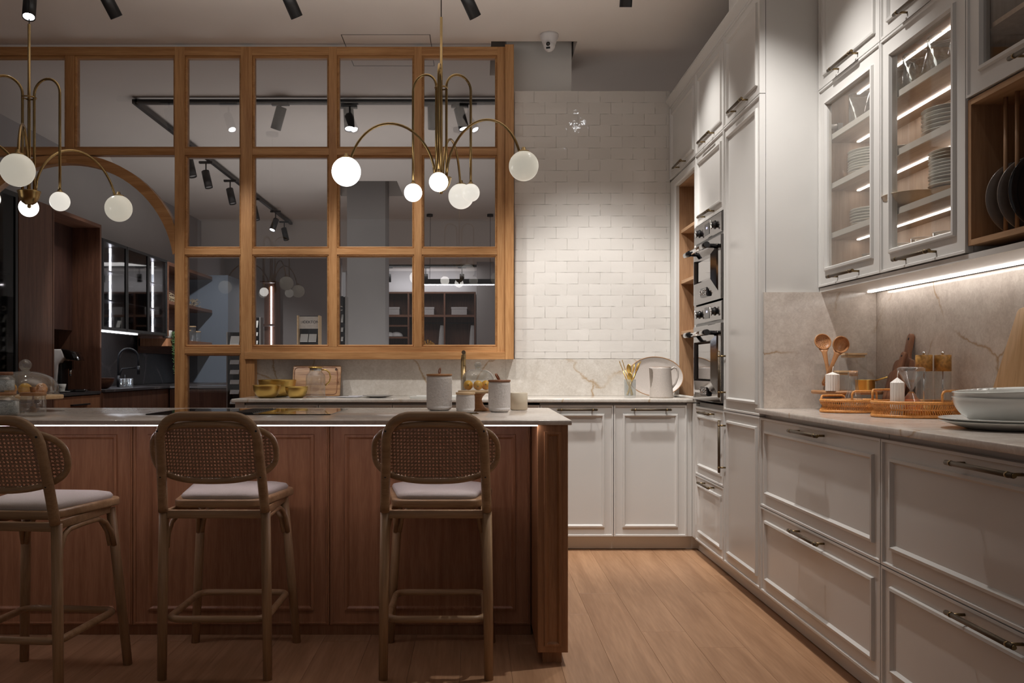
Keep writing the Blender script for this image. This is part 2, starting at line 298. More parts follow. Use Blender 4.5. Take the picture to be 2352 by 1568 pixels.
def text(s, size, mat, parent, loc, rot, ext=.001, name='lettering', ax='CENTER'):
    c = bpy.data.curves.new(name, 'FONT'); c.body = s; c.size = size; c.extrude = ext; c.align_x = ax; c.align_y = 'CENTER'; c.materials.append(mat)
    tmp = bpy.data.objects.new('tmp', c); COL.objects.link(tmp); bpy.context.view_layer.update()
    me = bpy.data.meshes.new_from_object(tmp.evaluated_get(bpy.context.evaluated_depsgraph_get())); bpy.data.objects.remove(tmp)
    me.materials.clear(); me.materials.append(mat); o = bpy.data.objects.new(name, me); COL.objects.link(o); o.parent = parent; o.location = loc; o.rotation_euler = rot; return o
# ================================================================ STRUCTURE
CEIL = 3.31; YW = 5.93; XR = 1.86; XD = 1.322
# floor: boards run away from the camera
fl = MB().box(-4.4, -1.0, -.06, 1.95, 17, -.014).build('floor', M['floor']); tag(fl, kind='structure')
pw = .19; cols = []
x = -3.1; ci = 0
pm = {}
while x < 1.42:
    y = 1.4-random.random()*1.8
    while y < 6.6:
        L = random.choice((1.4, 1.8, 2.2)); y1 = min(y+L, 6.6)
        if y1 > 1.6:
            key = round(L, 1)
            if key not in pm: pm[key] = MB().cb(0, -.014, 0, pw-.0006, 0, key-.0008, .0006)
            if y1-y < key-1e-6:
                mb = MB(Matrix.Rotation(-math.pi/2, 4, 'X')).cb(0, -.0, 0, pw-.0006, .014, y1-y-.0012, .0006); o = mb.build('plank', M['floor'], fl)
            else:
                if not isinstance(pm[key], bpy.types.Mesh):
                    o = MB(Matrix.Rotation(-math.pi/2, 4, 'X')).cb(0, -.0, 0, pw-.0006, .014, key-.0008, .0006).build('plank', M['floor'], fl); pm[key] = o.data
                else: o = bpy.data.objects.new('plank', pm[key]); COL.objects.link(o); o.parent = fl
            o.location = (x, y, 0)
        y = y1
    x += pw
# ceiling with an opening round the column near the tile wall, and another far back
c = MB(); ox0, ox1, oy0, oy1 = .10, .678, 5.84, 6.52
px0, px1, py0, py1 = -1.72, -.93, 10.2, 11.1
T = .02
def slab(x0, x1, y0, y1): c.box(x0, y0, CEIL, x1, y1, CEIL+T)
slab(-4.4, 1.95, -1, oy0); slab(-4.4, ox0, oy0, oy1); slab(ox1, 1.95, oy0, oy1); slab(-4.4, 1.95, oy1, py0)
slab(-4.4, px0, py0, py1); slab(px1, 1.95, py0, py1); slab(-4.4, 1.95, py1, 13)
for a0, a1, b0, b1 in ((ox0, ox1, oy0, oy1), (px0, px1, py0, py1)):
    zc = CEIL+T-.0005; c.box(a0-.02, b0-.02, zc, a0, b1+.02, CEIL+.5); c.box(a1, b0-.02, zc, a1+.02, b1+.02, CEIL+.5); c.box(a0, b0-.02, zc, a1, b0, CEIL+.5); c.box(a0, b1, zc, a1, b1+.02, CEIL+.5); c.box(a0-.02, b0-.02, CEIL+.5, a1+.02, b1+.02, CEIL+.52)
c.box(-4.4, 12.98, 2.9, 1.95, 13.02, CEIL); c.box(-4.4, 13.0, 2.9, 1.95, 16.2, 2.92)
tag(c.build('ceiling', M['ceil']), kind='structure')
def struct(name, mb, mat, **k): o = mb.build(name, mat, **k); return tag(o, kind='structure')
struct('wall_left', MB().box(-4.4, -1, 0, -4.1, 17, CEIL), M['grey'])
struct('wall_right', MB().box(XR+.01, -1, 0, XR+.2, 13, CEIL), M['grey'])
struct('wall_far', MB().box(-2.4, 16, 0, 1.95, 16.2, 2.9), M['white'])
struct('wall_far_left', MB().box(-4.1, 14.2, 0, -2.2, 14.3, 2.9), M['grey'])
struct('wall_far_right', MB().box(.005, 14.6, 0, 1.95, 14.7, 2.9), M['grey'])
struct('trim_1', MB().box(.21, 6.06, 0, .664, 6.46, CEIL+.49), M['colbright'], bevel=.003)['label'] = 'pale grey square column rising behind the tiled wall'
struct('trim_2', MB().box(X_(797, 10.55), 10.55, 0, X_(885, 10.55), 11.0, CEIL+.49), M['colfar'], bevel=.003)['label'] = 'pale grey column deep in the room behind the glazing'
# ceiling access hatch outline, straddling the glazed partition
hk = 5.72; h = MB(); hx0, hx1 = X_(783, 5.72), X_(988, 5.72); w = .004
for a in ((hx0, 5.72, hx1, 5.72+w), (hx0, 6.31, hx1, 6.31+w), (hx0, 5.72, hx0+w, 6.31), (hx1-w, 5.72, hx1, 6.31+w)): h.box(a[0], a[1], CEIL-.0015, a[2], a[3], CEIL-.0003)
struct('trim_3', h, M['black'])['label'] = 'thin dark outline of an access hatch in the ceiling'
# back wall: tiled part on the right, low wall below the glazing
wb = MB().box(.262, YW+.012, 0, XR+.01, YW+.10, 3.008).box(-1.50, YW+.012, 0, .262, YW+.06, 1.17).build('wall_back', M['grout']); tag(wb, kind='structure')
tw, th = .1500, .0772
ntile = 0; meshes = {}
row = 0; z = 3.006-th
def tilemesh(w, h, v):
    k = (round(w, 4), round(h, 4), v)
    if k not in meshes:
        rr = random.Random(hash((round(w, 3), v)) & 0xffff); mb = MB(); g = .0004
        nx, nz = 4, 3; idx = {}
        for i in range(nx+1):
            for j in range(nz+1):
                e = 0 if (0 < i < nx and 0 < j < nz) else .0013
                idx[i, j] = mb.V((g+(w-2*g)*i/nx+(rr.uniform(-.0008, .0008) if e else 0), -.0105+e*.45+rr.uniform(-.0009, .0009), g+(h-2*g)*j/nz+(rr.uniform(-.0010, .0010) if e else 0)))
        for i in range(nx):
            for j in range(nz): mb.F([idx[i, j], idx[i+1, j], idx[i+1, j+1], idx[i, j+1]], True)
        rim = [(i, 0) for i in range(nx+1)]+[(nx, j) for j in range(1, nz+1)]+[(i, nz) for i in range(nx-1, -1, -1)]+[(0, j) for j in range(nz-1, 0, -1)]
        bk = [mb.V((mb.v[idx[q]].x, 0, mb.v[idx[q]].z)) for q in rim]
        fr = [mb.V(mb.v[idx[q]]) for q in rim]
        for a in range(len(rim)):
            b = (a+1) % len(rim); mb.F([fr[a], bk[a], bk[b], fr[b]], False)
        o = mb.build('tile', M['tile'], wb, fix=False); meshes[k] = o.data; return o
    o = bpy.data.objects.new('tile', meshes[k]); COL.objects.link(o); o.parent = wb; return o
while z > 1.185-th+.001:
    zz = max(z, 1.184); hh = z+th-zz
    x = .262-(tw*.63 if row % 2 else tw*.12)
    while x < XD+.0:
        a = max(x, .262); b = min(x+tw, XD)
        if b-a > .012:
            o = tilemesh(b-a, hh, random.randrange(9)); o.location = (a, YW+.012, zz); ntile += 1
        x += tw
    z -= th; row += 1
# baseboards (plinths)
struct('baseboard_back', MB().box(X_(545, 5.38), 5.385, .004, 1.37, 5.40, .088), M['lacquer'])
struct('baseboard_right', MB().box(1.367, 1.5, .004, 1.382, 5.385, .088), M['lacquer'])
# ---------------------------------------------------------------- glazed oak partition
win = bpy.data.objects.new('window_1', None); COL.objects.link(win); tag(win, 'oak framed glazed partition with many square panes and a round arch', kind='structure')
KY = 5.90; k_ = K(KY-.03)
def wx(p): return (p-VX)/k_
def wz(p): return HC+(VY-p)/k_
def rail(a, b, y0, y1, name='rail', f=.0, mat='oakx', dy=.06): return MB().cb(wx(a), KY-.03-f, wz(y1), wx(b), KY-.03+dy, wz(y0), .002).build(name, M[mat], win)
def post(a, b, y0, z1, name='post', f=.001): return MB().cb(wx(a), KY-.03-f, z1, wx(b), KY+.03, wz(y0), .002).build(name, M['oakz'], win)
rail(-115, 1160, 107, 127); 
for a, b in ((-92, 401), (424, 553), (579, 1142)): rail(a, b, 340, 356)
for a, b in ((424, 553), (579, 1142)): rail(a, b, 570, 585)
rail(424, 553, 796, 812); rail(579, 1142, 796, 809)
post(401, 424, 107, .0); post(553, 579, 107, .0); post(-115, -92, 107, .0); post(150, 170, 127, wz(342), f=.0)
post(755, 774, 107, wz(797)); post(951, 969, 107, wz(797)); post(1142, 1160, 107, wz(809)); post(1160, 1180, 104, wz(825), 'jamb', .02)
rail(563, 1160, 808, 825, 'sill', .022); post(566, 585, 825, .0, 'jamb', .004)
bead = [(0, .028), (0, -.022), (.006, -.026), (.014, -.012), (.014, .028)]
def pane(x0, y0, x1, y1, z1=None):
    zb = wz(y1) if z1 is None else z1
    b = MB(Matrix.Translation((0, KY, 0))).ring(wx(x0)-.0, zb, wx(x1), wz(y0), bead).build('glazing_bead', M['oakx'], win)
    MB().box(wx(x0)+.012, KY+.001, zb+.012, wx(x1)-.012, KY+.005, wz(y0)-.012).build('glass_pane', M['pane'], win)
rows = [(127, 340), (356, 570), (585, 796)]
for a, b in ((424, 553), (579, 755), (774, 951), (969, 1142)):
    for c0, c1 in rows: pane(a, c0, b, c1)
pane(424, 812, 553, 0, .04); pane(170, 127, 401, 340); pane(-92, 127, 150, 340)
MB().cb(wx(424), KY-.03, 0, wx(553), KY+.03, .04).build('rail', M['oakx'], win)
# arch
acx, acz = wx(153), wz(622); Ri, Ro = 247/k_, 270/k_
lim = 248/k_; xl, xr_ = acx-lim, acx+lim
NA = 36; th0 = 81.4; half = NA//2
for s in (-1, 1):
    ip, op = [], []
    for i in range(half+1):
        t = math.radians(th0*i/half); ip.append((acx+s*Ri*math.sin(t), acz+Ri*math.cos(t)))
        ox = s*min(Ro*math.sin(t), lim); op.append((acx+ox, max(min(acz+Ro*math.cos(t), wz(357)), ip[-1][1])))
    mb = MB(); f = lambda x, y, z: (x, z, y)
    for i in range(half): mb.prism([ip[i], ip[i+1], op[i+1], op[i]], KY-.034, KY+.034, f)
    mb.build('arch', M['oakx'], win)
    # spandrel pane
    op2 = [q for q in op if q[1] > wz(585)]; poly = [(acx+s*Ro*.35, wz(356))]+[q for q in op if s*(q[0]-acx) > Ro*.35]+[(acx+s*lim, wz(356))]
    if s < 0: poly = poly[::-1]
    MB().prism(poly, KY, KY+.004, f).build('glass_pane', M['pane'], win)
# ---------------------------------------------------------------- worktops and splashbacks
o = MB().box(X_(531, 5.305), 5.305, .910, XR, YW+.012, .932).build('worktop', M['marble'], bevel=.003); tag(o, 'beige stone worktop along the back wall under the tiles', 'worktop')
o = MB().box(1.292, 1.0, .912, XR, 4.038, .934).build('worktop', M['marbleb'], bevel=.003); tag(o, 'beige stone worktop on the right wall drawers', 'worktop')
sx = X_(1162, YW)
for a, b, l in ((wx(585), sx-.001, 'long beige stone splashback under the oak window sill'), (sx, XR-.001, 'beige stone splashback with golden vein under the white tiles')):
    o = MB().box(a, YW-.0, .9325, b, YW+.011, 1.182).build('splashback', M['marble']); tag(o, l, 'splashback')
o = MB().box(1.330, 4.022, .9345, XR-.012, 4.036, 1.470).build('splashback', M['marbleb']); tag(o, 'short stone splashback on the tall cabinet side facing the camera', 'splashback')
o = MB().box(XR-.011, 1.0, .9345, XR+.008, 4.036, 1.468).build('splashback', M['marbleb']); tag(o, 'long stone splashback on right wall below the wall cabinets', 'splashback')
# ================================================================ CABINETS
def handle(parent, cx, cz, L, vertical=False, y0=0, r=.0072):
    mb = MB(); mb.T = Matrix.Translation((cx, y0-.038, cz))@(Matrix.Rotation(math.pi/2, 4, 'Y') if vertical else Matrix())
    mb.tube([(-L/2, 0, 0), (L/2, 0, 0)], r, 12); mb.cm = 1
    for s in (-1, 1):
        mb.tube([(s*(L/2-.028), 0, 0), (s*(L/2-.020), 0, 0)], r*1.12, 12); mb.tube([(s*(L/2), 0, 0), (s*(L/2+.004), 0, 0)], r*.8, 12)
        mb.tube([(s*(L/2-.024), 0, 0), (s*(L/2-.024), .040, 0)], r*.62, 8)
    return mb.build('handle', [M['bronze'], M['brassd']], parent)
RP = [(0, 0), (.0005, -.007), (.009, -.007), (.012, 0)]
def door(parent, x0, z0, x1, z1, name='door', mat='lacquer', m=.050, hd=None, L=.25, g=.0015, d=0):
    x0 += g; x1 -= g; z0 += g; z1 -= g; mb = MB(); mb.box(x0, 0, z0, x1, .02, z1); mb.ring(x0, z0, x1, z1, RP)
    mb.ring(x0, z0, x1, z1, [(m, 0), (m+.003, -.010), (m+.012, -.011), (m+.019, -.002), (m+.020, 0)])
    o = mb.build(name, M[mat], parent)
    cx = (x0+x1)/2
    if hd == 't': handle(o, cx, z1-.028, L)
    if hd == 'b': handle(o, cx, z0+.030, L)
    if hd == 'lb': handle(o, x0+.026, z0+.19, L, True)
    if hd == 'lt': handle(o, x0+.026, z1-.19, L, True)
    return o
def gdoor(parent, x0, z0, x1, z1, hd='b', L=.26, m=.085):
    g = .0015; x0 += g; x1 -= g; z0 += g; z1 -= g
    prof = [(0, .02), (0, -.007), (.008, -.007), (.011, 0), (m-.02, 0), (m-.016, -.010), (m-.006, -.011), (m, .0), (m, .02), (0, .02)]
    o = MB().ring(x0, z0, x1, z1, prof).build('door', M['lacquer'], parent)
    MB().box(x0+m-.004, .008, z0+m-.004, x1-m+.004, .012, z1-m+.004).build('glass_pane', M['cabpane'], o)
    if hd == 'b': handle(o, (x0+x1)/2, z0+.030, L)
    return o
R90 = -math.pi/2
def runit(name, label, yf, yn, x=XD, cat='cabinet'): return thing(name, label, cat, (x, yf, 0), R90), yf-yn
ZT, ZM = 2.89, 2.395
# shelf niche in the corner
u, w = runit('shelf_cabinet', 'tall corner cabinet with open oak niche above the back worktop', YW-.002, 5.2365)
mb = MB(); D = XR-XD-.002; a, b = .170, w-.020
mb.box(0, .0, .934, a, D, 2.325); mb.box(b, 0, .934, w, D, 2.325); mb.box(0, 0, 2.325, w, D, 2.385); mb.box(0, .022, 2.385, w, D, ZT)
mb.ring(a-.03, .934, b+.010, 2.345, [(0, 0), (.002, -.006), (.010, -.006), (.014, 0)]); mb.build('carcass', M['lacquer'], u)
mb = MB(); mb.box(a, .02, .935, a+.004, D, 2.324); mb.box(b-.004, .02, .935, b, D, 2.324); mb.box(a, D-.02, .935, b, D-.004, 2.324); mb.box(a, .02, 2.318, b, D, 2.324); mb.build('lining', M['nichez'], u)
for z in (1.35, 1.685, 2.02): MB().cb(a+.004, .03, z-.011, b-.004, D-.02, z+.011).build('shelf', M['nichey'], u)
door(u, 0, ZM, w, ZT, hd='b', L=.22)
# ovens column
u, w = runit('oven_cabinet', 'tall cream cabinet housing the two stacked ovens', 5.235, 4.6365)
MB().box(.001, .022, .09, w-.001, D, .915).box(.001, .022, 1.962, w-.001, D, ZT).box(.001, .4, .915, w-.001, D, 1.962).box(.001, 0, .915, .0025, .4, 1.962).box(w-.0025, 0, .915, w-.001, .4, 1.962).build('carcass', M['lacquer'], u)
door(u, 0, .09, w, .484, 'drawer', hd='t', L=.24); door(u, 0, .484, w, .893, 'drawer', hd='t', L=.24); door(u, 0, 1.962, w, ZM, hd='b', L=.24); door(u, 0, ZM, w, ZT, hd='b', L=.24)
# tall column
u, w = runit('tall_cabinet', 'tall cream cabinet between the ovens and the right worktop', 4.635, 4.040)
MB().box(.001, .022, .09, w, D, ZT+.4).build('carcass', M['lacquer'], u)
door(u, 0, .09, w, .896, hd='lt', L=.27); door(u, 0, .896, w, ZM, hd='lb', L=.24); door(u, 0, ZM, w, ZT, hd='b', L=.24)
# crown moulding
pr = [(0, 0), (-.006, .004), (-.010, .014), (-.030, .030), (-.036, .034), (-.036, .046), (.02, .046), (.02, 0)]
mb = MB().prism([(XD+a, ZT+b) for a, b in pr], 4.041, YW-.002, lambda x, y, z: (x, z, y)); o = mb.build('cornice', M['lacquer']); tag(o, 'cream crown moulding along the top of the tall cabinets', 'cornice')
# wide drawer units
for i, (yf, yn, l) in enumerate(((4.037, 2.834, 'wide cream two drawer base unit next to the tall cabinet'), (2.832, 1.63, 'wide cream two drawer base unit nearest the camera'))):
    u, w = runit('drawer_unit', l, yf, yn); MB().box(.001, .022, .09, w-.001, XR-XD-.002, .911).build('carcass', M['lacquer'], u)
    door(u, .0, .09, w, .482, 'drawer', hd='t', L=.30, m=.055); door(u, 0, .482, w, .892, 'drawer', hd='t', L=.30, m=.055)
# back base units (front faces -Y)
xs = [562, 731.6, 901, 1070.6, 1240, 1409, 1577.5]; yd = 5.33
BL = ['leftmost cream base cabinet under the brass bowls', 'second cream base cabinet from the left under the glass pitcher', 'cream base cabinet under the plate and left of the sink', 'cream base cabinet under the white sink', 'cream base cabinet on the back wall right of the sink', 'cream base cabinet on back wall next to the corner, under the stoneware jug']
for i in range(6):
    x0, x1 = X_(xs[i], yd), X_(xs[i+1], yd)
    u = thing('base_cabinet', BL[i], 'cabinet', (x0, yd, 0), 0); w = x1-x0
    MB().box(.001, .022, .09, w-.001, .59, .905 if i != 3 else .70).build('carcass', M['lacquer'], u)
    door(u, 0, .09, w, .896, hd='t', L=.24, m=.053)
x0 = X_(540, yd); u = MB().box(x0, yd, .0, X_(561.5, yd), YW-.1, .909).build('end_panel', M['lacquer']); tag(u, 'cream end panel closing the back cabinets on the left', 'panel')
u = MB().box(X_(1578, yd), yd+.004, .09, 1.321, yd+.02, .905).box(1.3225, 5.2365, .09, 1.345, 5.334, .905).build('filler_panel', M['lacquer']); tag(u, 'narrow cream filler strip in the inner corner of base cabinets', 'panel')
# ---------------------------------------------------------------- right wall cabinets
XU = 1.592; DU = XR-XU-.013
def upper(label, yf, yn, zb=1.49, shelves=(1.722, 1.947, 2.17), top=True, led=True):
    u, w = runit('wall_cabinet', label, yf, yn, XU); mb = MB(); e = .018
    mb.box(0, .022, zb, e, DU, 2.40); mb.box(w-e, .022, zb, w, DU, 2.40); mb.box(e, .022, 2.385, w-e, DU, 2.40); mb.box(e, .022, zb, w-e, DU, zb+.012); mb.box(0, .022, 2.40, w, DU, 3.05)
    mb.build('carcass', M['lacquer'], u)
    mb = MB(); mb.box(e, DU-.012, zb+.012, w-e, DU-.004, 2.385); mb.box(e, .03, zb+.012, e+.003, DU-.012, 2.385); mb.box(w-e-.003, .03, zb+.012, w-e, DU-.012, 2.385); mb.build('lining', M['palez'], u)
    MB().box(e+.003, .03, 2.378, w-e-.003, DU-.012, 2.385).build('lining', M['palex'], u)
    for z in shelves:
        s = MB(); s.box(e+.003, .030, z-.012, w-e-.003, DU-.012, z+.010); s.cm = 1; s.box(e+.003, .024, z-.012, w-e-.003, .030, z+.012)
        s = s.build('shelf', [M['palex'], M['lacquer']], u)
        if led: MB().box(e+.03, XL-XU-.006, z-.016, w-e-.004, XL-XU+.006, z-.0122).build('light_strip', M['led'], s)
    if led: MB().box(e+.03, XL-XU-.006, 2.374, w-e-.004, XL-XU+.006, 2.3778).build('light_strip', M['led'], u)
    return u, w
XL = 1.75
u1, w1 = upper('long lit wall cabinet with two glass doors left of the plate rack', 4.038, 2.822); WD = .618
gdoor(u1, 0, 1.492, WD, 2.402); door(u1, 0, 2.402, WD, 3.05, hd='b', L=.24); gdoor(u1, WD, 1.492, w1, 2.402); door(u1, WD, 2.402, w1, 3.05, hd='b', L=.24)
# plate rack cabinet
u3, w3 = runit('wall_cabinet', 'wall cabinet with open oak plate rack at the right edge', 2.820, 1.70, XU, 'cabinet')
e = .018; mb = MB(); mb.box(0, .022, 2.0, w3, .04, 2.0); mb = MB(); mb.box(0, .022, 1.995, e, DU, 2.40); mb.box(w3-e, .022, 1.995, w3, DU, 2.40); mb.box(e, .022, 2.385, w3-e, DU, 2.4); mb.box(0, .022, 2.40, w3, DU, 3.05); mb.build('carcass', M['lacquer'], u3)
mb = MB(); mb.box(e, DU-.012, 2.0, w3-e, DU-.004, 2.385); mb.box(e, .03, 2.0, e+.003, DU-.012, 2.385); mb.box(e, .03, 2.19, w3-e, DU-.012, 2.205); mb.build('lining', M['palez'], u3)
mb = MB(); mb.box(0, .0, 1.515, e, DU, 1.985); mb.box(w3-e, 0, 1.515, w3, DU, 1.985); mb.box(e, DU-.012, 1.53, w3-e, DU, 1.97); mb.build('rack_side', M['nichez'], u3)
mb = MB(); mb.box(e, 0, 1.515, w3-e, DU-.012, 1.533); mb.box(e, 0, 1.967, w3-e, DU-.012, 1.985); mb.build('rack_board', M['nichey'], u3)
for i in range(7): MB().tube([(.095+i*.058, .065, 1.533), (.095+i*.058, .065, 1.967)], .0065, 10).build('dowel', M['nichez'], u3)
gdoor(u3, 0, 1.99, .86, 2.402, L=.30)
door(u3, 0, 2.402, w3, 3.05, hd='b', L=.24)
# continuous underside with LED strip
ub = MB().box(XU+.022, 1.6, 1.470, XR-.012, 4.037, 1.489).box(XU+.000, 1.6, 1.470, XU+.022, 4.037, 1.489).build('light_pelmet', M['lacquer']); tag(ub, 'cream bottom board under the wall cabinets holding a light strip', 'light')
MB().box(1.792, 1.65, 1.4655, 1.812, 3.99, 1.4698).build('light_strip', M['ledu'], ub)
# ---------------------------------------------------------------- ovens
def oven(label, zb, h):
    yf = 5.230; u = thing('oven', label, 'oven', (XD, yf, zb), R90); w = .588; cp = .105
    MB().box(0, .0, 0, w, .38, h).build('body', M['ovendk'], u)
    MB().cb(.0, -.014, h-cp, w, 0, h, .003).build('control_panel', M['steel'], u)
    MB().cb(.245, -.016, h-cp+.02, .345, -.0135, h-.02, .001).build('clock', M['ovendk'], u)
    MB().box(.285, -.0165, h-cp+.055, .305, -.016, h-cp+.065).build('digit_display', M['display'], u)
    for cx in (.125, .455):
        mb = MB(Matrix.Translation((cx, -.014, h-cp/2))@Matrix.Rotation(math.pi/2, 4, 'X')); mb.lathe([(0, 0), (.024, 0), (.024, .004), (.019, .006), (.018, .016), (.014, .019), (0, .019)], 20)
        kn = mb.build('knob', M['blackg'], u); mb = MB(Matrix.Translation((cx, -.014, h-cp/2))@Matrix.Rotation(math.pi/2, 4, 'X')@Matrix.Rotation(.5, 4, 'Z')); mb.box(-.007, -.026, .018, .007, .028, .027); mb.lathe([(0, .018), (.014, .018), (.012, .026), (0, .027)], 16)
        mb.build('knob_grip', M['chrome'], kn, bevel=.003)
    dh = h-cp-.016; d = MB(); wl, wr, wb, wt = .115, w-.115, .115, dh-.095
    prof = [(0, 0), (0, -.016), (.003, -.018), (.045, -.020), (.060, -.026)]
    d.ring(0, 0, w, dh, prof)
    o0 = [(.060, -.026, .060), (w-.060, -.026, .060), (w-.060, -.026, dh-.060), (.060, -.026, dh-.060)]; i0 = [(wl, -.044, wb), (wr, -.044, wb), (wr, -.044, wt), (wl, -.044, wt)]; i1 = [(wl+.012, -.030, wb+.012), (wr-.012, -.030, wb+.012), (wr-.012, -.030, wt-.012), (wl+.012, -.030, wt-.012)]
    L0, L1, L2 = [[d.V(p) for p in q] for q in (o0, i0, i1)]
    for j in range(4):
        k = (j+1) % 4; d.F([L0[j], L0[k], L1[k], L1[j]]); d.F([L1[j], L1[k], L2[k], L2[j]])
    d.F([d.V(p) for p in ((0, 0, 0), (w, 0, 0), (w, 0, dh), (0, 0, dh))]); dr = d.build('door', M['steel'], u)
    MB().box(wl+.012, -.0305, wb+.012, wr-.012, -.028, wt-.012).build('oven_window', M['mirror'], dr)
    z = dh-.050; mb = MB(); mb.tube([(.12, -.078, z), (w-.12, -.078, z)], .013, 14); mb.cm = 1
    for a, b in ((.055, .16), (w-.16, w-.055)): mb.tube([(a, -.078, z), (b, -.078, z)], .0165, 14); mb.tube([((a+b)/2, -.078, z), ((a+b)/2, -.022, z)], .012, 10)
    mb.build('handle', [M['chrome'], M['blackg']], dr)
    MB().cb(w/2-.07, -.036, .030, w/2+.07, -.015, .085, .006).build('name_plate', M['ovendk'], dr)
    text('S M E G', .042, M['chrome'], dr, (w/2, -.0365, .056), (math.pi/2, 0, 0), .003)
    return u
oven('lower polished steel oven with reflective window', .932, .552); oven('upper polished steel compact oven above the other oven', 1.492, .466)
# ================================================================ ISLAND
IS = thing('kitchen_island', 'long kitchen island with reddish oak panels and framed end post', 'island', (0, 3.66, 0))
def ib(x0, y0, z0, x1, y1, z1): return MB(Matrix.Translation((0, -3.66, 0))).box(x0, y0, z0, x1, y1, z1)
ib(-2.6, 3.662, .0, .228, 4.2, .906).build('carcass', M['redz'], IS)
bx = [-2.6, -2.26, -1.437, -.614, .2285]
for a, b in zip(bx, bx[1:]):
    mb = MB(Matrix.Translation((0, -.02, 0))); mb.cb(a+.001, 0, .045, b-.001, .019, .905, .003)
    mb.ring(a+.001, .045, b-.001, .905, [(.006, 0), (.008, -.004), (.013, -.004), (.015, 0)])
    m = .062; mb.ring(a+.001, .045, b-.001, .905, [(m, 0), (m+.002, -.007), (m+.011, -.009), (m+.018, -.003), (m+.020, 0)])
    mb.build('panel', M['redz'], IS)
mb = MB(Matrix.Translation((0, -3.66, 0))); mb.cb(.2305, 3.275, .05, .345, 4.2, .906, .002)
mb.T = Matrix.Translation((0, 3.275-3.66, 0)); mb.ring(.2305, .05, .345, .906, [(.024, 0), (.026, -.008), (.034, -.009), (.041, -.002), (.042, 0)]); mb.build('end_post', M['brownz'], IS)
ib(.252, 3.315, .0, .325, 4.16, .05).build('foot', M['brownz'], IS)
ib(-2.6, 3.260, .9032, .2295, 3.272, .9067).build('light_strip', M['ledv'], IS)
o = MB().box(-2.6, 3.25, .907, .357, 4.28, .925).build('worktop', M['marbleb'], bevel=.003); tag(o, 'thin beige stone top of the kitchen island', 'worktop')
# hob with centre extractor
hb = thing('hob', 'black glass induction hob let into the island top', 'hob', (-.99, 3.86, .9252))
MB().prism(rrect(-.385, -.25, .385, .25, .012), 0, .004).build('glass_top', M['blackg'], hb)
mb = MB(); mb.box(-.055, -.21, .0042, .055, .21, .006)
for i in range(12): mb.box(-.047, -.195+i*.033, .006, .047, -.180+i*.033, .0085)
mb.build('extractor_grille', M['black'], hb)
for cx in (-.21, .21):
    for cy in (-.11, .12): MB().lathe([(.078, .0041), (.079, .0044), (.081, .0041)], 36, (cx, cy, 0)).build('cooking_zone', M['alu'], hb)
# socket plate
so = thing('worktop_socket', 'small brass edged pop-up socket on the island in front of the canisters', 'socket', (-.012, 3.70, .9252)); MB().prism(rrect(-.022, -.012, .022, .012, .003), 0, .004).build('plate', M['brassd'], so); MB().box(-.016, -.008, .004, .016, .008, .006).build('flap', M['blackg'], so)
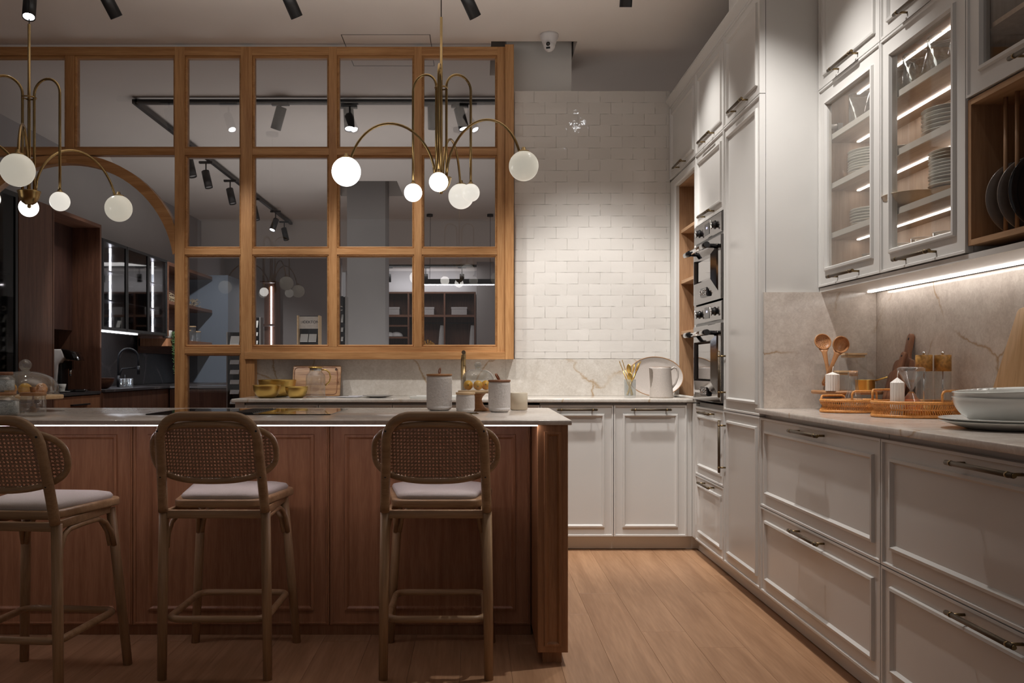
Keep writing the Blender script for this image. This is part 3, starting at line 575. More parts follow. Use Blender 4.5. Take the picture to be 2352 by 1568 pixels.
# ================================================================ STOOLS
def ypost(z): return -.2135 if z < .55 else -.2135-.095*((z-.55)/.40)**1.25
def make_stool():
    t = thing('bar_stool', '', 'stool')
    st = M['stool']
    for s in (-1, 1):
        MB().tube([(s*.190, -.213, 0), (s*.187, -.2135, .3), (s*.183, -.2135, .605)], [.0165, .018, .0178], 14).build('leg', st, t)
        MB().tube([(s*.207, .215, 0), (s*.187, .190, .3), (s*.166, .165, .60)], [.0165, .018, .017], 14).build('leg', st, t)
    # bent back frame
    pts = []; zt = .952; rc = .088
    for i in range(9): z = .606+(zt-rc-.606)*i/8; pts.append((-(.183-.011*i/8), ypost(z), z))
    for i in range(1, 9): a = math.radians(90*i/8); pts.append((-.172+rc*(1-math.cos(a)), ypost(zt-rc+rc*math.sin(a)), zt-rc+rc*math.sin(a)))
    pts += [(0, ypost(zt), zt)]; pts += [(-x, y, z) for x, y, z in pts[:-1][::-1]]
    MB().tube(pts, .0172, 14).build('back_frame', M['stoolx'], t)
    # curved cane panel
    cz, a_, b_ = .822, .221, .102
    def pp(x, z): return (x, ypost(z)+.030+.042*((x/.172)**2-1), z)
    ol = []
    for i in range(72):
        th = 2*math.pi*i/72; c, s = math.cos(th), math.sin(th); q = (abs(c)**2.7+abs(s)**2.7)**(-1/2.7); ol.append(pp(a_*c*q, cz+b_*s*q))
    MB().tube(ol, .0112, 10, closed=True).build('panel_frame', M['stoolx'], t)
    def inside(x, z): return abs(x/(a_-.004))**2.7+abs((z-cz)/(b_-.004))**2.7 < 1
    mb = MB(); P = .0126
    def strand(p0, d, w, off):
        n = 90; L = .7; run = []
        px, pz = -d[1], d[0]
        def flush():
            if len(run) > 1:
                prev = None
                for (x, z) in run:
                    q = pp(x, z); e = .0006+off
                    a = mb.V((q[0]+px*w, q[1]-e, q[2]+pz*w)); b = mb.V((q[0]-px*w, q[1]-e, q[2]-pz*w))
                    if prev: mb.F([prev[0], a, b, prev[1]])
                    prev = (a, b)
            run.clear()
        for i in range(n+1):
            s = -L/2+L*i/n; x, z = p0[0]+d[0]*s, cz+p0[1]+d[1]*s
            if inside(x, z): run.append((x, z))
            else: flush()
        flush()
    r2 = math.sqrt(.5)
    for i in range(-18, 19):
        for e in (-1, 1):
            strand((i*P+e*.0015, 0), (0, 1), .0010, .0)
            if abs(i) < 9: strand((0, i*P+e*.0015), (1, 0), .0010, .0004)
    for i in range(-27, 28):
        strand(((i+.5)*P, 0), (r2, r2), .0011, .0008); strand(((i+.5)*P, 0), (r2, -r2), .0011, .0010)
    w = mb.build('cane_webbing', M['cane'], t, fix=False); w['kind'] = 'stuff'
    # seat
    def seatpoly(i, n=6):
        bw, fw, y0, y1 = .166-i, .207-i, -.188+i, .195-i; r1, r0 = .055, .05; out = []
        for cx, cy, a0, r in ((fw-r1, y1-r1, 0, r1), (-(fw-r1), y1-r1, 90, r1), (-(bw-r0), y0+r0, 180, r0), (bw-r0, y0+r0, 270, r0)): out += arc(cx, cy, r, a0, a0+90, n)
        return out
    mb = MB(); mb.prism(seatpoly(0), .613, .642); mb.build('seat', M['stoolx'], t, bevel=.007, bseg=3)
    mb = MB(); L = []
    for ins, z in ((.020, .641), (.016, .650), (.022, .660), (.045, .667), (.09, .670)): L.append([mb.V((x, y, z)) for x, y in seatpoly(ins)])
    for a, b in zip(L, L[1:]):
        for j in range(len(a)): mb.F([a[j], a[(j+1) % len(a)], b[(j+1) % len(a)], b[j]], True)
    mb.F(L[-1], True); mb.build('cushion', M['linen'], t)
    mb = MB(); mb.box(-.170, -.224, .581, .170, -.204, .611); mb.build('rail', M['stoolx'], t, bevel=.004)
    mb = MB(); mb.box(-.158, .158, .581, .158, .176, .612); mb.build('rail', M['stoolx'], t, bevel=.004)
    for s in (-1, 1):
        mb = MB(); mb.prism([(s*.162, -.204), (s*.178, -.204), (s*.172, .16), (s*.156, .16)][::s], .583, .612); mb.build('rail', M['stoolx'], t, bevel=.003)
        q = [(s*.180, -.190, .47), (s*.178, -.182, .52), (s*.174, -.155, .558), (s*.170, -.115, .573), (s*.167, 0, .575), (s*.166, .075, .573), (s*.170, .12, .555), (s*.176, .150, .515), (s*.180, .166, .46)]
        MB().tube(q, .0095, 8).build('brace', st, t)
        q = [(s*.165, .163, .46), (s*.155, .160, .515), (s*.13, .156, .556), (s*.09, .153, .573), (s*.05, .153, .578)]
        MB().tube(q, .0095, 8).build('brace', st, t)
    q = [(x, y, .213) for x, y in rrect(-.176, -.196, .176, .184, .045, 6)]; MB().tube(q, .0128, 12, closed=True).build('footrest', M['stoolx'], t)
    mb = MB()
    for s in (-1, 1):
        for z, x in ((.90, .172), (.735, .177)): mb.tube([(s*x, ypost(z)-.0175, z), (s*x, ypost(z)-.012, z)], .0035, 8)
        mb.tube([(s*.1845, -.232, .622), (s*.1845, -.226, .622)], [.002, .0055], 8)
    mb.build('screw_caps', M['black'], t)['kind'] = 'stuff'
    return t
s0 = make_stool(); place(s0, (-.145, 3.343, 0)); s0['label'] = 'bar stool with cane back at the right end of the island'; s0['group'] = 'cane back bar stools at the island'
dup(s0, (-.94, 3.343, 0), 0, 'bar stool with cane back in the middle, before the hob')
dup(s0, (-1.545, 3.10, 0), math.radians(-5.5), 'bar stool cut off by the left edge of the photo')
# ================================================================ CHANDELIERS
def chandelier(label, c, dz, bigs, smalls, mats, rb=.42, rs=.15, ub=.062, us=.0405):
    t = thing('chandelier', label, 'pendant light', (c[0], c[1], 0)); B = M['brass']
    zt = 2.67+dz
    MB().tube([(0, 0, 1.95+dz), (0, 0, zt)], .0062, 12).build('rod', B, t)
    MB().tube([(0, 0, zt), (0, 0, CEIL-.03)], .0022, 6).build('cable', M['black'], t)
    MB().lathe([(0, CEIL-.03), (.055, CEIL-.03), (.058, CEIL-.001), (0, CEIL-.001)], 24).build('canopy', M['black'], t)
    z = 1.955+dz
    MB().lathe([(0, z-.052), (.014, z-.052), (.028, z-.042), (.040, z-.022), (.045, z), (.047, z+.002), (.047, z+.006), (.038, z+.006), (0, z+.002)], 28).build('hub', B, t)
    MB().ball((0, 0, z-.058), .0085, 12, 8).build('finial', B, t)
    MB().lathe([(.026, z+.40), (.030, z+.401), (.030, z+.405), (.026, z+.406)], 20).build('spreader_ring', B, t)
    def globe(x, y, z, r, mk):
        g = MB().ball((x, y, z), r, 32, 20, z1=.93).build('globe', M[mk], t); MB().lathe([(r*.37, r*.92), (r*.40, r*.95), (r*.36, r*1.0), (.010, r*1.06), (.0075, r*1.25), (0, r*1.25)], 20, (x, y, z)).build('cap', B, g)
    for i, a in enumerate(bigs):
        a, R = (a if isinstance(a, tuple) else (a, rb)); cx, sx = math.cos(math.radians(a)), math.sin(math.radians(a)); pts = []
        zb = 1.96+dz; e = zb+ub*1.05; r0 = .028; r1 = R-.012; m = (r0+r1)/2; hw = (r1-r0)/2+.004; top = 2.182+dz
        pts.append((r0*cx, r0*sx, z)); 
        for k in range(3, 27):
            th = math.pi*(1-k/28); rr = m+hw*math.cos(th); zz = e-.10+(top-e+.10)*math.sin(th)**.95; pts.append((rr*cx, rr*sx, zz))
        pts.append((R*cx, R*sx, e)); pts.append((R*cx*1.004, R*sx*1.004, e-.01))
        MB().tube(pts, .0056, 10).build('arm', B, t); globe(R*cx, R*sx, zb, ub, mats[0][i])
    for i, a in enumerate(smalls):
        a, R = (a if isinstance(a, tuple) else (a, rs)); cx, sx = math.cos(math.radians(a)), math.sin(math.radians(a)); r0 = .026; zb = 1.91+dz; q = (R-r0)/2; zt2 = 2.43+dz-q
        pts = [(r0*cx, r0*sx, z), (r0*cx, r0*sx, zt2-.1)]+[((r0+q-q*math.cos(w))*cx, (r0+q-q*math.cos(w))*sx, zt2+q*math.sin(w)) for w in [math.pi*k/14 for k in range(15)]]+[(R*cx, R*sx, zt2-.1), (R*cx, R*sx, zb+us)]
        MB().tube(pts, .0056, 10).build('arm', B, t); globe(R*cx, R*sx, zb, us, mats[1][i])
chandelier('brass chandelier with six opal globes over the island centre', (-.155, 3.85), 0, [197, 327, 79], [268, 150, 30], [['globe', 'globed', 'globem'], ['globe', 'globe', 'globem']])
chandelier('brass chandelier with opal globes partly cut off at the left edge', (-1.90, 3.70), -.09, [(-68, .43), (61, .45), (176, .43)], [(-15, .155), (118, .11), (223, .15)], [['globed', 'globed', 'globed'], ['globem', 'globe', 'globem']])
# ================================================================ SPOTLIGHTS
def spotfix(label, p, d, zc, L=.17, r=.034, e=0, on=True, aim=None, group=None, ang=55, tr=True):
    d = Vector(d).normalized(); t = thing('track_spotlight', label, 'spotlight', p, 0, group)
    q = d.to_track_quat('-Z', 'Y').to_matrix().to_4x4()
    mb = MB(q); mb.lathe([(r*.86, .004), (r, 0), (r, L), (r*.9, L+.004), (0, L+.004)], 24); mb.lathe([(r*.86, .004), (r*.8, .03)], 24); mb.build('body', M['black'], t)
    MB(q).lathe([(0, .012), (r*.83, .012)], 24).build('lens', M['lens' if on else 'lensoff'], t)
    top = -d*(L*.82); zt = zc-p[2]
    MB().tube([top, (top.x, top.y, zt-.02)], .007, 8).build('stem', M['black'], t); MB().box(top.x-.07, top.y-.016, zt-.022, top.x+.07, top.y+.016, zt).build('adapter', M['black'], t)
    if e: lamp('SPOT', 'spot_beam', Vector(p)+d*.02, Vector(p)+d*2, e, size=.03, angle=ang, blend=.55)
tk = MB().box(-2.9, 4.752, 3.275, 1.1, 4.788, 3.309).build('ceiling_track', M['black']); tag(tk, 'black lighting track above the island, just out of the frame', 'track')
FS = [(66, (.12, -.35, -1), 38, 'lit black spotlight in the top left corner aimed at the viewer', True), (268, (.42, .52, -1), 62, 'black spotlight second from left along the top edge, tilted right', False), (682, (.42, .55, -1), 70, 'black spotlight tilted right above the middle window panes', False), (1092, (.55, .50, -1), 70, 'black spotlight tilted right, just left of the security camera', False), (1437, (.0, .42, -1), 105, 'upright black spotlight at the top edge above the white tiles', False)]
for px, d, e, l, on in FS:
    zz = 3.04 if px != 1437 else 3.096; spotfix(l, (X_(px, 4.77), 4.77, zz), d, 3.275, e=e, on=True, ang=62)
# beyond the partition: an L-shaped track
t2 = MB().box(-2.76, 7.03, 3.255, .6, 7.07, 3.29).box(-2.78, 7.03, 3.255, -2.74, 14.6, 3.29).build('ceiling_track', M['black']); tag(t2, 'black L-shaped lighting track on the ceiling behind the glazing', 'track')
for px, d, on, l in ((633, (-.35, .25, -1), 1, 'tilted dark spotlight on the far track seen in the second window column'), (803, (.1, -.3, -1), 1, 'lit spotlight on the far track seen in the third window column'), (995, (.02, .1, -1), 0, 'upright unlit spotlight on far track behind the chandelier stem'), (1066, (.25, -.15, -1), 1, 'lit spotlight on the far track near the right window edge')):
    spotfix(l, (X_(px, 7.05), 7.05, Z_(297, 7.05)), d, 3.256, L=.18, r=.042, on=on)
for i, (px, on) in enumerate(((443, 0), (480, 0), (535, 0), (590, 0), (625, 1), (658, 0), (692, 1))):
    Y = 2.76*2000/(1094-px); spotfix('%s black spotlight along the receding ceiling track behind the glass' % ORD[i], (-2.76, Y, 2.98), (.25, -.1, -1) if not on else (-.25, -.45, -1), 3.256, L=.18, r=.04, on=on, group='spotlights on the receding track')
lamp('SPOT', 'far_beam', (-2.7, 8.6, 2.95), (-3.5, 12.0, 1.0), 260, angle=50); lamp('SPOT', 'far_beam', (-2.7, 7.4, 2.95), (-3.6, 7.6, 1.0), 50, angle=60)
lamp('SPOT', 'far_beam', (-2.7, 9.6, 2.95), (-3.8, 9.2, 1.4), 70, angle=50); lamp('AREA', 'far_fill', (-1.6, 9.2, 1.3), (-1.6, 9.2, 4), 30, size=3.6)  # area lamp facing up is unseen, added as bounce for the far ceiling
lamp('AREA', 'far_fill', (-.9, 14.6, 2.85), (-.9, 14.8, 0), 22, size=1.6); lamp('AREA', 'cove_light', (-.9, 15.75, 2.52), (-.9, 15.95, 3), 2.2, size=1.5, sy=.1, color=(.93, .95, 1))
# security camera
sc = thing('security_camera', 'white dome security camera on the ceiling beside the column', 'camera', (X_(1262, 5.7), 5.72, CEIL))
MB().lathe([(0, -.001), (.060, -.001), (.061, -.014), (.054, -.030), (.040, -.070), (0, -.072)], 28).build('mount', M['white'], sc)
MB().ball((0, -.006, -.078), .038, 24, 14).build('eyeball', M['white'], sc)
q = Vector((-.35, -1, -.25)).to_track_quat('-Z', 'Y').to_matrix().to_4x4(); mb = MB(Matrix.Translation((0, -.006, -.078))@q); mb.lathe([(0, -.040), (.013, -.0395), (.014, -.034), (0, -.034)], 16, (-.002, .010, 0)); mb.box(-.014, -.020, -.039, .012, -.008, -.030); mb.build('lens', M['blackg'], sc)
# ================================================================ OBJECTS ON THE WORKTOPS
ZI, ZB, ZR = .9256, .9326, .9346
def canister(label, px, Y, r, h, lidm, z=ZI, tab=None, lr=1.0):
    t = thing('canister', label, 'canister', (X_(px, Y), Y, z)); rr = random.Random(3); mb = MB(); n = 64; prof = [(0, 0), (r*.75, 0), (r*.92, .006), (r, .016)]
    m = max(10, int(h/.0055))
    for i in range(m+1): prof.append((r, .016+(h-.020-.016)*i/m))
    prof += [(r*.97, h-.012), (r*.94, h-.010)]
    mb.lathe(prof, n)
    for v in mb.v:
        d = math.hypot(v.x, v.y)
        if d > r*.98 and v.z > .018 and v.z < h-.022:
            a = math.atan2(v.y, v.x); k = 1+.016*math.sin(a*22+math.sin(v.z*420+a*9)*1.6)*math.sin(v.z*300+a*13+math.sin(a*31)*1.2); v.x *= k; v.y *= k
    mb.build('pot', M['embossed'], t); L = MB().lathe([(0, h-.010), (r*.93*lr, h-.010), (r*1.02*lr, h-.007), (r*1.02*lr, h), (0, h+.0015)], 40).build('lid', M[lidm], t)
    if tab:
        pts = [(0, .004*s, h+zz) for s, zz in ((1, 0), (2.2, .010), (1.8, .022), (0, .027), (-1.8, .022), (-2.2, .010), (-1, 0))]; MB(Matrix.Rotation(tab, 4, 'X')@Matrix.Rotation(.9, 4, 'Z') if False else Matrix.Translation((0, 0, 0))).tube([(tab*(p[2]-h)+p[1]*.4, p[1], p[2]) for p in pts], .0045, 6, flat=.35).build('leather_loop', M['leather'], L)
    return t
canister('tallest white embossed canister with pale wooden lid and tan loop', 1009, 4.02, .0585, .167, 'lidw', tab=.1)
canister('smallest white embossed canister with flat wooden lid', 1069, 3.82, .041, .088, 'bamboo', lr=1.02)
canister('white embossed canister with dark wooden lid and brown loop', 1147, 3.86, .049, .142, 'lidd', tab=-.6)
o = MB().lathe([(0, .0), (.036, 0), (.040, .004), (.040, .078), (.0375, .080), (.036, .074), (.036, .070), (0, .069)], 36).build('candle_glass', M['candleg']); place(o, (X_(1192, 4.05), 4.05, ZI)); tag(o, 'cream frosted candle glass right of the dark lidded canister', 'candle')
def lemon(label, loc, r, mat='lemon', rot=(0, 0, 0), tip=.16, cat='lemon', name='lemon', gr=None):
    t = thing(name, label, cat, loc, 0, gr); t.rotation_euler = rot; mb = MB(); prof = []
    for i in range(19):
        a = -math.pi/2+math.pi*i/18; prof.append((r*math.cos(a)*.98 if abs(i-9) < 9 else 0, r*math.sin(a)*(1+tip*abs(math.sin(a))**8)))
    mb.lathe(prof, 28); mb.build('peel', M[mat], t); MB().lathe([(0, 0), (r*.12, 0), (r*.09, .002), (0, .002)], 8, (0, 0, r*(1+tip)-.0005)).build('stem_end', M['leaf'], t); return t
def dome_stand(l1, l2, x, Y, zb, hp, rp, rd, hd, kn, th, flatten=2.2):
    t = thing('cake_stand', l1, 'cake stand', (x, Y, zb)); w = M['boardm'] if False else M['bamboo']
    MB().lathe([(0, 0), (.058, 0), (.058, .012), (0, .012)], 32).build('base', M['lidw'], t)
    MB().lathe([(.036, .012), (.026, .026), (.017, .05), (.022, hp-th-.018), (.038, hp-th)], 28).build('stem', M['lidw'], t)
    MB().lathe([(0, hp-th), (rp-.003, hp-th), (rp, hp-th+.003), (rp, hp-.002), (rp-.002, hp), (0, hp)], 44).build('plate', w, t)
    d = thing('glass_dome', l2, 'dome', (x, Y, zb+hp+.0005)); prof = [(rd, 0), (rd*1.005, .004)]
    for i in range(13):
        a = math.pi/2*i/12.; prof.append((rd*max(math.cos(a), 0)**(2/flatten)+.012*(i/12), .02+(hd-.02)*math.sin(a)**(2/flatten)))
    prof = prof[:-1]+[(.016, hd)]; MB().lathe(prof+[(rd*.0+.015, hd-.001)], 44).build('cover', M['glasst'], d)
    MB().ball((0, 0, hd+kn*1.0), kn, 24, 14).build('knob', M['glasst'], d); MB().lathe([(kn*.8, hd-.004), (kn*.62, hd+.006), (kn*.75, hd+.016)], 20).build('knob_neck', M['glasst'], d)
dx, dY = X_(1098, 3.98), 3.98
dome_stand('small wooden pedestal stand under the glass dome behind the canisters', 'glass dome covering lemons behind the canisters', dx, dY, ZI, .092, .092, .078, .098, .017, .011)
zl = ZI+.092+.0225
for i, (a, b, l) in enumerate(((-.045, -.02, 'leftmost of the lemons under the small dome'), (.0, -.034, 'middle lemon under the small dome, dark navel facing out'), (.036, -.005, 'rightmost lemon under the small dome, behind the dark lidded canister'))):
    lemon(l, (dx+a, dY+b, zl+.002), .0225, rot=((1.5, .3, 0), (1.75, .1, 0), (1.4, -.4, 0))[i])
# left end of the island: wide dome, jars
lx, lY = X_(58, 3.95), 3.95
dome_stand('wide wooden pedestal stand at the left end of the island', 'wide low glass dome over fruit at left end of island', lx, lY, ZI, .072, .158, .140, .108, .027, .017, 2.0)
zl = ZI+.072+.028
for (a, b, m, r, ro, l) in ((-.040, -.05, 'lemon', .0275, (1.2, .4, 0), 'leftmost lemon under the wide dome, behind stacked jars'), (.022, -.045, 'lemon', .027, (.3, 1.35, .2), 'elongated lemon in the middle under the wide dome'), (.088, -.03, 'orange', .0265, (.2, .1, 0), 'wrinkled orange at the right under the wide dome')):
    lemon(l, (lx+a, lY+b, zl+.001), r, m, ro, .22 if m == 'lemon' else 0, 'fruit', 'lemon' if m == 'lemon' else 'orange')
def jar(label, x, Y, z, r, h, lid, fill=None, neck=.8, dipper=False, lh=.014):
    t = thing('storage_jar', label, 'jar', (x, Y, z)); MB().lathe([(0, .002), (r*.93, .002), (r, .010), (r, h*.72), (r*.96, h*.80), (r*neck, h*.88), (r*neck, h)], 32).build('glass_body', M['glasst'], t)
    MB().lathe([(0, h), (r*(neck+.08), h), (r*(neck+.08), h+lh), (0, h+lh)], 32).build('lid', M[lid], t)
    if fill: MB().lathe([(0, .006), (r*.90, .006), (r*.95, .014), (r*.95, h*.70), (0, h*.72)], 28).build('filling', M[fill], t)
    if dipper:
        mb = MB().tube([(0, 0, h*.35), (0, 0, h+lh)], .004, 8); mb.lathe([(0, h+lh-.001), (.010, h+lh-.001), (.013, h+lh+.022), (0, h+lh+.022)], 16)
        for k in range(6): mb.lathe([(.006, h*.18+k*.006), (.0145-.0012*k, h*.18+k*.006+.001), (.0145-.0012*k, h*.18+k*.006+.004), (.006, h*.18+k*.006+.005)], 16)
        mb.build('honey_dipper', M['lidw'], t)
    return t
jar('clear glass jar with wooden honey dipper at left end of island', X_(76, 3.55), 3.55, ZI, .049, .082, 'lidw', neck=.93, dipper=True)
jar('lower of the two stacked jars, filled with coarse salt', X_(6, 3.58), 3.58, ZI, .063, .082, 'lidw', 'salt', neck=.72)
jar('upper of the two stacked jars, filled with fine salt', X_(6, 3.58), 3.58, ZI+.097, .046, .068, 'lidd', 'salt', neck=.76)
# ---- back worktop
def bowl(name, label, x, Y, z, r, h, mat, fr=.45, cat='bowl', pw=2.2, t=.0018):
    pr = []
    for i in range(13): a = i/12; pr.append((r*(fr+(1-fr)*math.sin(a*math.pi/2)**1.0), h*(1-math.cos(a*math.pi/2))**(1/1.15)))
    ou = [(0, 0), (r*fr*.98, 0)]+pr[1:]+[(r+.004, h+.001), (r+.003, h+.002), (r-t, h)]; inn = [(max(q[0]-t, 0), max(q[1]+t*.6, t)) for q in pr[::-1]]+[(0, t)]
    o = MB().lathe(ou+inn, 44).build(name, M[mat]); place(o, (x, Y, z)); return tag(o, label, cat)
bowl('mixing_bowl', 'left gold mixing bowl in front on the back worktop', X_(613, 5.46), 5.46, ZB, .086, .080, 'gold')
bowl('mixing_bowl', 'small right gold mixing bowl beside the glass pitcher', X_(681, 5.46), 5.46, ZB, .070, .070, 'gold')
bowl('mixing_bowl', 'largest gold mixing bowl behind the two others', X_(637, 5.70), 5.70, ZB, .121, .110, 'gold')
def board(name, label, poly, th, loc, rot, mat, hole=None, groove=None, sub=None):
    t = thing(name, label, 'cutting board', loc); t.rotation_euler = rot
    MB().prism(poly, 0, th, lambda x, y, z: (x, z, y)).build('board', M[mat], t, bevel=.003)
    if hole: mb = MB(); mb.T = Matrix.Translation((hole[0], -.0008, hole[1]))@Matrix.Rotation(math.pi/2, 4, 'X'); mb.lathe([(0, 0), (hole[2], 0), (hole[2]*.8, .0006), (0, .0006)], 16); mb.build('hang_hole', M['rubber'], t)
    if groove:
        x0, z0, x1, z1 = groove; MB().tube([(x, -.0006, z) for x, z in rrect(x0, z0, x1, z1, .022, 5)], .0026, 6, closed=True).build('juice_groove', M['lidd'], t)
    return t
bd = board('cutting_board', 'rectangular acacia board leaning on the splashback behind the pitcher', rrect(-.162, 0, .162, .214, .012), .018, (X_(725, 5.82), 5.815, ZB+.001), (math.radians(-20)*.9, 0, 0), 'boardx', (.130, .186, .009), (-.150, .012, .140, .200))
MB().tube([(.130, -.004, .186), (.136, -.010, .16), (.142, -.012, .13), (.139, -.014, .10), (.146, -.012, .085), (.150, -.012, .11), (.160, -.010, .125)], .0016, 6).build('cord', M['leather'], bd)
pt = thing('glass_pitcher', 'clear glass water pitcher with gold lid and handle', 'pitcher', (X_(725, 5.50), 5.50, ZB)); r = .0605
MB().lathe([(0, .002), (r*.95, .002), (r, .008), (r, .128), (r*.94, .145), (r*.66, .162), (r*.62, .185), (.041, .190)], 36).build('glass_body', M['glasst'], pt)
MB().lathe([(0, .170), (.036, .170), (.037, .188), (0, .188)], 28).build('strainer', M['chrome'], pt); MB().lathe([(0, .188), (.044, .188), (.046, .192), (.03, .196), (0, .196)], 28).build('lid', M['gold'], pt)
MB().tube([(.040, 0, .176), (.065, 0, .176), (.086, 0, .160), (.094, 0, .130), (.086, 0, .10), (.062, 0, .078)], .0045, 10).build('handle', M['gold'], pt)
o = MB().lathe([(0, .004), (.05, .003), (.075, .008), (.097, .014), (.098, .016), (.075, .0115), (.05, .007), (0, .007)], 44).build('plate', M['chinag']); place(o, (X_(868, 5.52), 5.52, ZB-.001)); tag(o, 'thin pale plate lying flat left of the sink', 'plate')
for i, (px, Y, a) in enumerate(((775, 5.62, .2), (800, 5.55, -.15), (828, 5.6, .1))):
    o = MB().box(-.075, -.05, 0, .075, .05, .002+.001*i).build('leaflet', M['paper'], None); place(o, (X_(px, Y), Y, ZB+.003*i), a); tag(o, '%s glossy leaflet from left on the back worktop' % ORD[i], 'leaflet', 'leaflets on the back worktop')
sk = thing('sink', 'white inset sink in the back worktop behind the canisters', 'sink', (X_(1012, 5.53), 5.53, ZB+.0005))
mb = MB(); mb.T = Matrix.Rotation(-math.pi/2, 4, 'X'); mb.ring(-.185, -.15, .185, .15, [(0, 0), (0, -.009), (.004, -.011), (.022, -.011), (.026, -.004)]); mb.build('rim', M['china'], sk, bevel=0)
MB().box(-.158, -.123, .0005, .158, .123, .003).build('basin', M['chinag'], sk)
fa = thing('kitchen_tap', 'tall brass tap with round spout end behind the glass dome', 'tap', (X_(1066, 5.73), 5.73, ZB)); 
mb = MB().tube([(.0, .0, 0), (0, 0, .2)], .0125, 16).tube([(0, 0, .2), (0, 0, .255), (0, -.01, .275), (0, -.03, .285), (0, -.22, .287)], .0115, 14); mb.build('spout', M['brassd'], fa); MB().tube([(-.014, -.04, 0), (-.014, -.04, .23), (-.011, -.06, .272)], .007, 12).build('spray_hose', M['brassd'], fa)
mb = MB().tube([(0, -.22, .287), (0, -.228, .287)], .013, 20); mb.build('spout_end', M['bronze'], fa); MB().tube([(.012, 0, .06), (.05, 0, .07)], .005, 8).build('lever', M['brassd'], fa)
# cutlery glass
cg = thing('cutlery_glass', 'clear tumbler holding gold cutlery on the back worktop', 'glass', (X_(1447, 5.50), 5.50, ZB))
MB().lathe([(0, .002), (.034, .002), (.036, .006), (.0375, .115), (.036, .116), (.034, .014), (0, .012)], 28).build('tumbler', M['glasst'], cg)
def spoon(label, base, top, kind='spoon', mat='gold', s=1.0):
    b, tp = Vector(base), Vector(top); d = (tp-b); L = d.length; t = thing(kind, label, 'cutlery', b); t.rotation_euler = d.to_track_quat('Z', 'Y').to_euler()
    MB().tube([(0, 0, 0), (0, 0, L*.5), (0, 0, L*.80)], [.0035*s, .0028*s, .0022*s], 8).build('shank', M[mat], t)
    mb = MB()
    if kind == 'spoon':
        mb.ball((0, 0, L*.80+.026*s), .026*s, 20, 12, (.62, .16, 1)); mb.build('bowl', M[mat], t)
    else:
        mb.box(-.008*s, -.0015, L*.80, .008*s, .0015, L*.80+.022*s)
        for i in range(4): mb.box(-.008*s+i*.0044*s, -.0012, L*.80+.022*s, -.0055*s+i*.0044*s, .0012, L*.80+.050*s)
        mb.build('tines', M[mat], t)
    return t
gx, gy, gz = X_(1447, 5.50), 5.50, ZB+.016
for i, (bx_, by_, tx, ty, tz, k) in enumerate(((.015, .0, -.060, .0, .195, 'fork'), (.02, .01, -.042, .012, .205, 'fork'), (.005, -.01, -.010, -.022, .165, 'spoon'), (-.012, .012, .024, .014, .17, 'spoon'), (-.015, 0, .046, .0, .18, 'spoon'), (-.02, .0, .062, .012, .195, 'fork'), (.004, -.02, -.004, -.028, .10, 'spoon'))):
    spoon('gold %s, %s from the left in the cutlery tumbler' % (k, ORD[i]) if i < 6 else 'short gold spoon in front of the others in the tumbler', (gx+bx_, gy+by_, gz), (gx+tx, gy+ty, gz+tz), k, s=1.25)
# oval platter leaning
pl = thing('oval_platter', 'large oval stoneware platter leaning behind the jug', 'platter', (X_(1504, 5.70), 5.655, ZB+.001)); pl.scale = (.975,)*3; pl.rotation_euler = (math.radians(-16), 0, 0)
mb = MB(); mb.T = Matrix.Translation((0, 0, .136))@Matrix.Rotation(math.pi/2, 4, 'X')@Matrix.Diagonal((1.36, 1, 1, 1)); mb.lathe([(0, 0), (.098, .000), (.112, .004), (.132, .018), (.136, .020), (.137, .0175), (.115, -.004), (.10, -.008), (0, -.008)], 56); mb.build('dish', M['stonew'], pl)
mb = MB(); mb.T = Matrix.Translation((0, 0, .136))@Matrix.Rotation(math.pi/2, 4, 'X')@Matrix.Diagonal((1.36, 1, 1, 1)); mb.lathe([(.1335, .0195), (.136, .0212), (.1385, .019)], 56); mb.build('rim', M['rimb'], pl)
# jug
jg = thing('stoneware_jug', 'tapered stoneware jug with handle in front of the oval platter', 'jug', (X_(1519, 5.47), 5.47, ZB)); mb = MB().lathe([(0, 0), (.072, 0), (.0745, .003), (.0735, .012), (.066, .10), (.0635, .13), (.0618, .15), (.060, .17), (.0585, .183), (.058, .192), (.0565, .192), (.066, .02), (0, .012)], 44)
for v in mb.v:
    if v.z > .13:
        a = math.atan2(v.y, v.x)
        if abs(abs(a)-math.pi) < .5: v.x -= .022*(1-(abs(abs(a)-math.pi)/.5)**2)*((v.z-.13)/.062)**1.3
mb.build('body', M['stonew'], jg); MB().lathe([(.0575, .1915), (.0585, .193), (.0565, .194), (.0555, .192)], 36).build('rim', M['rimb'], jg); MB().tube([(.060, 0, .178), (.078, 0, .192), (.096, 0, .186), (.105, 0, .165), (.103, 0, .13), (.088, 0, .09), (.066, 0, .062)], [.007, .0065, .006, .006, .006, .0065, .007], 10, flat=1.4).build('handle', M['stonew'], jg)
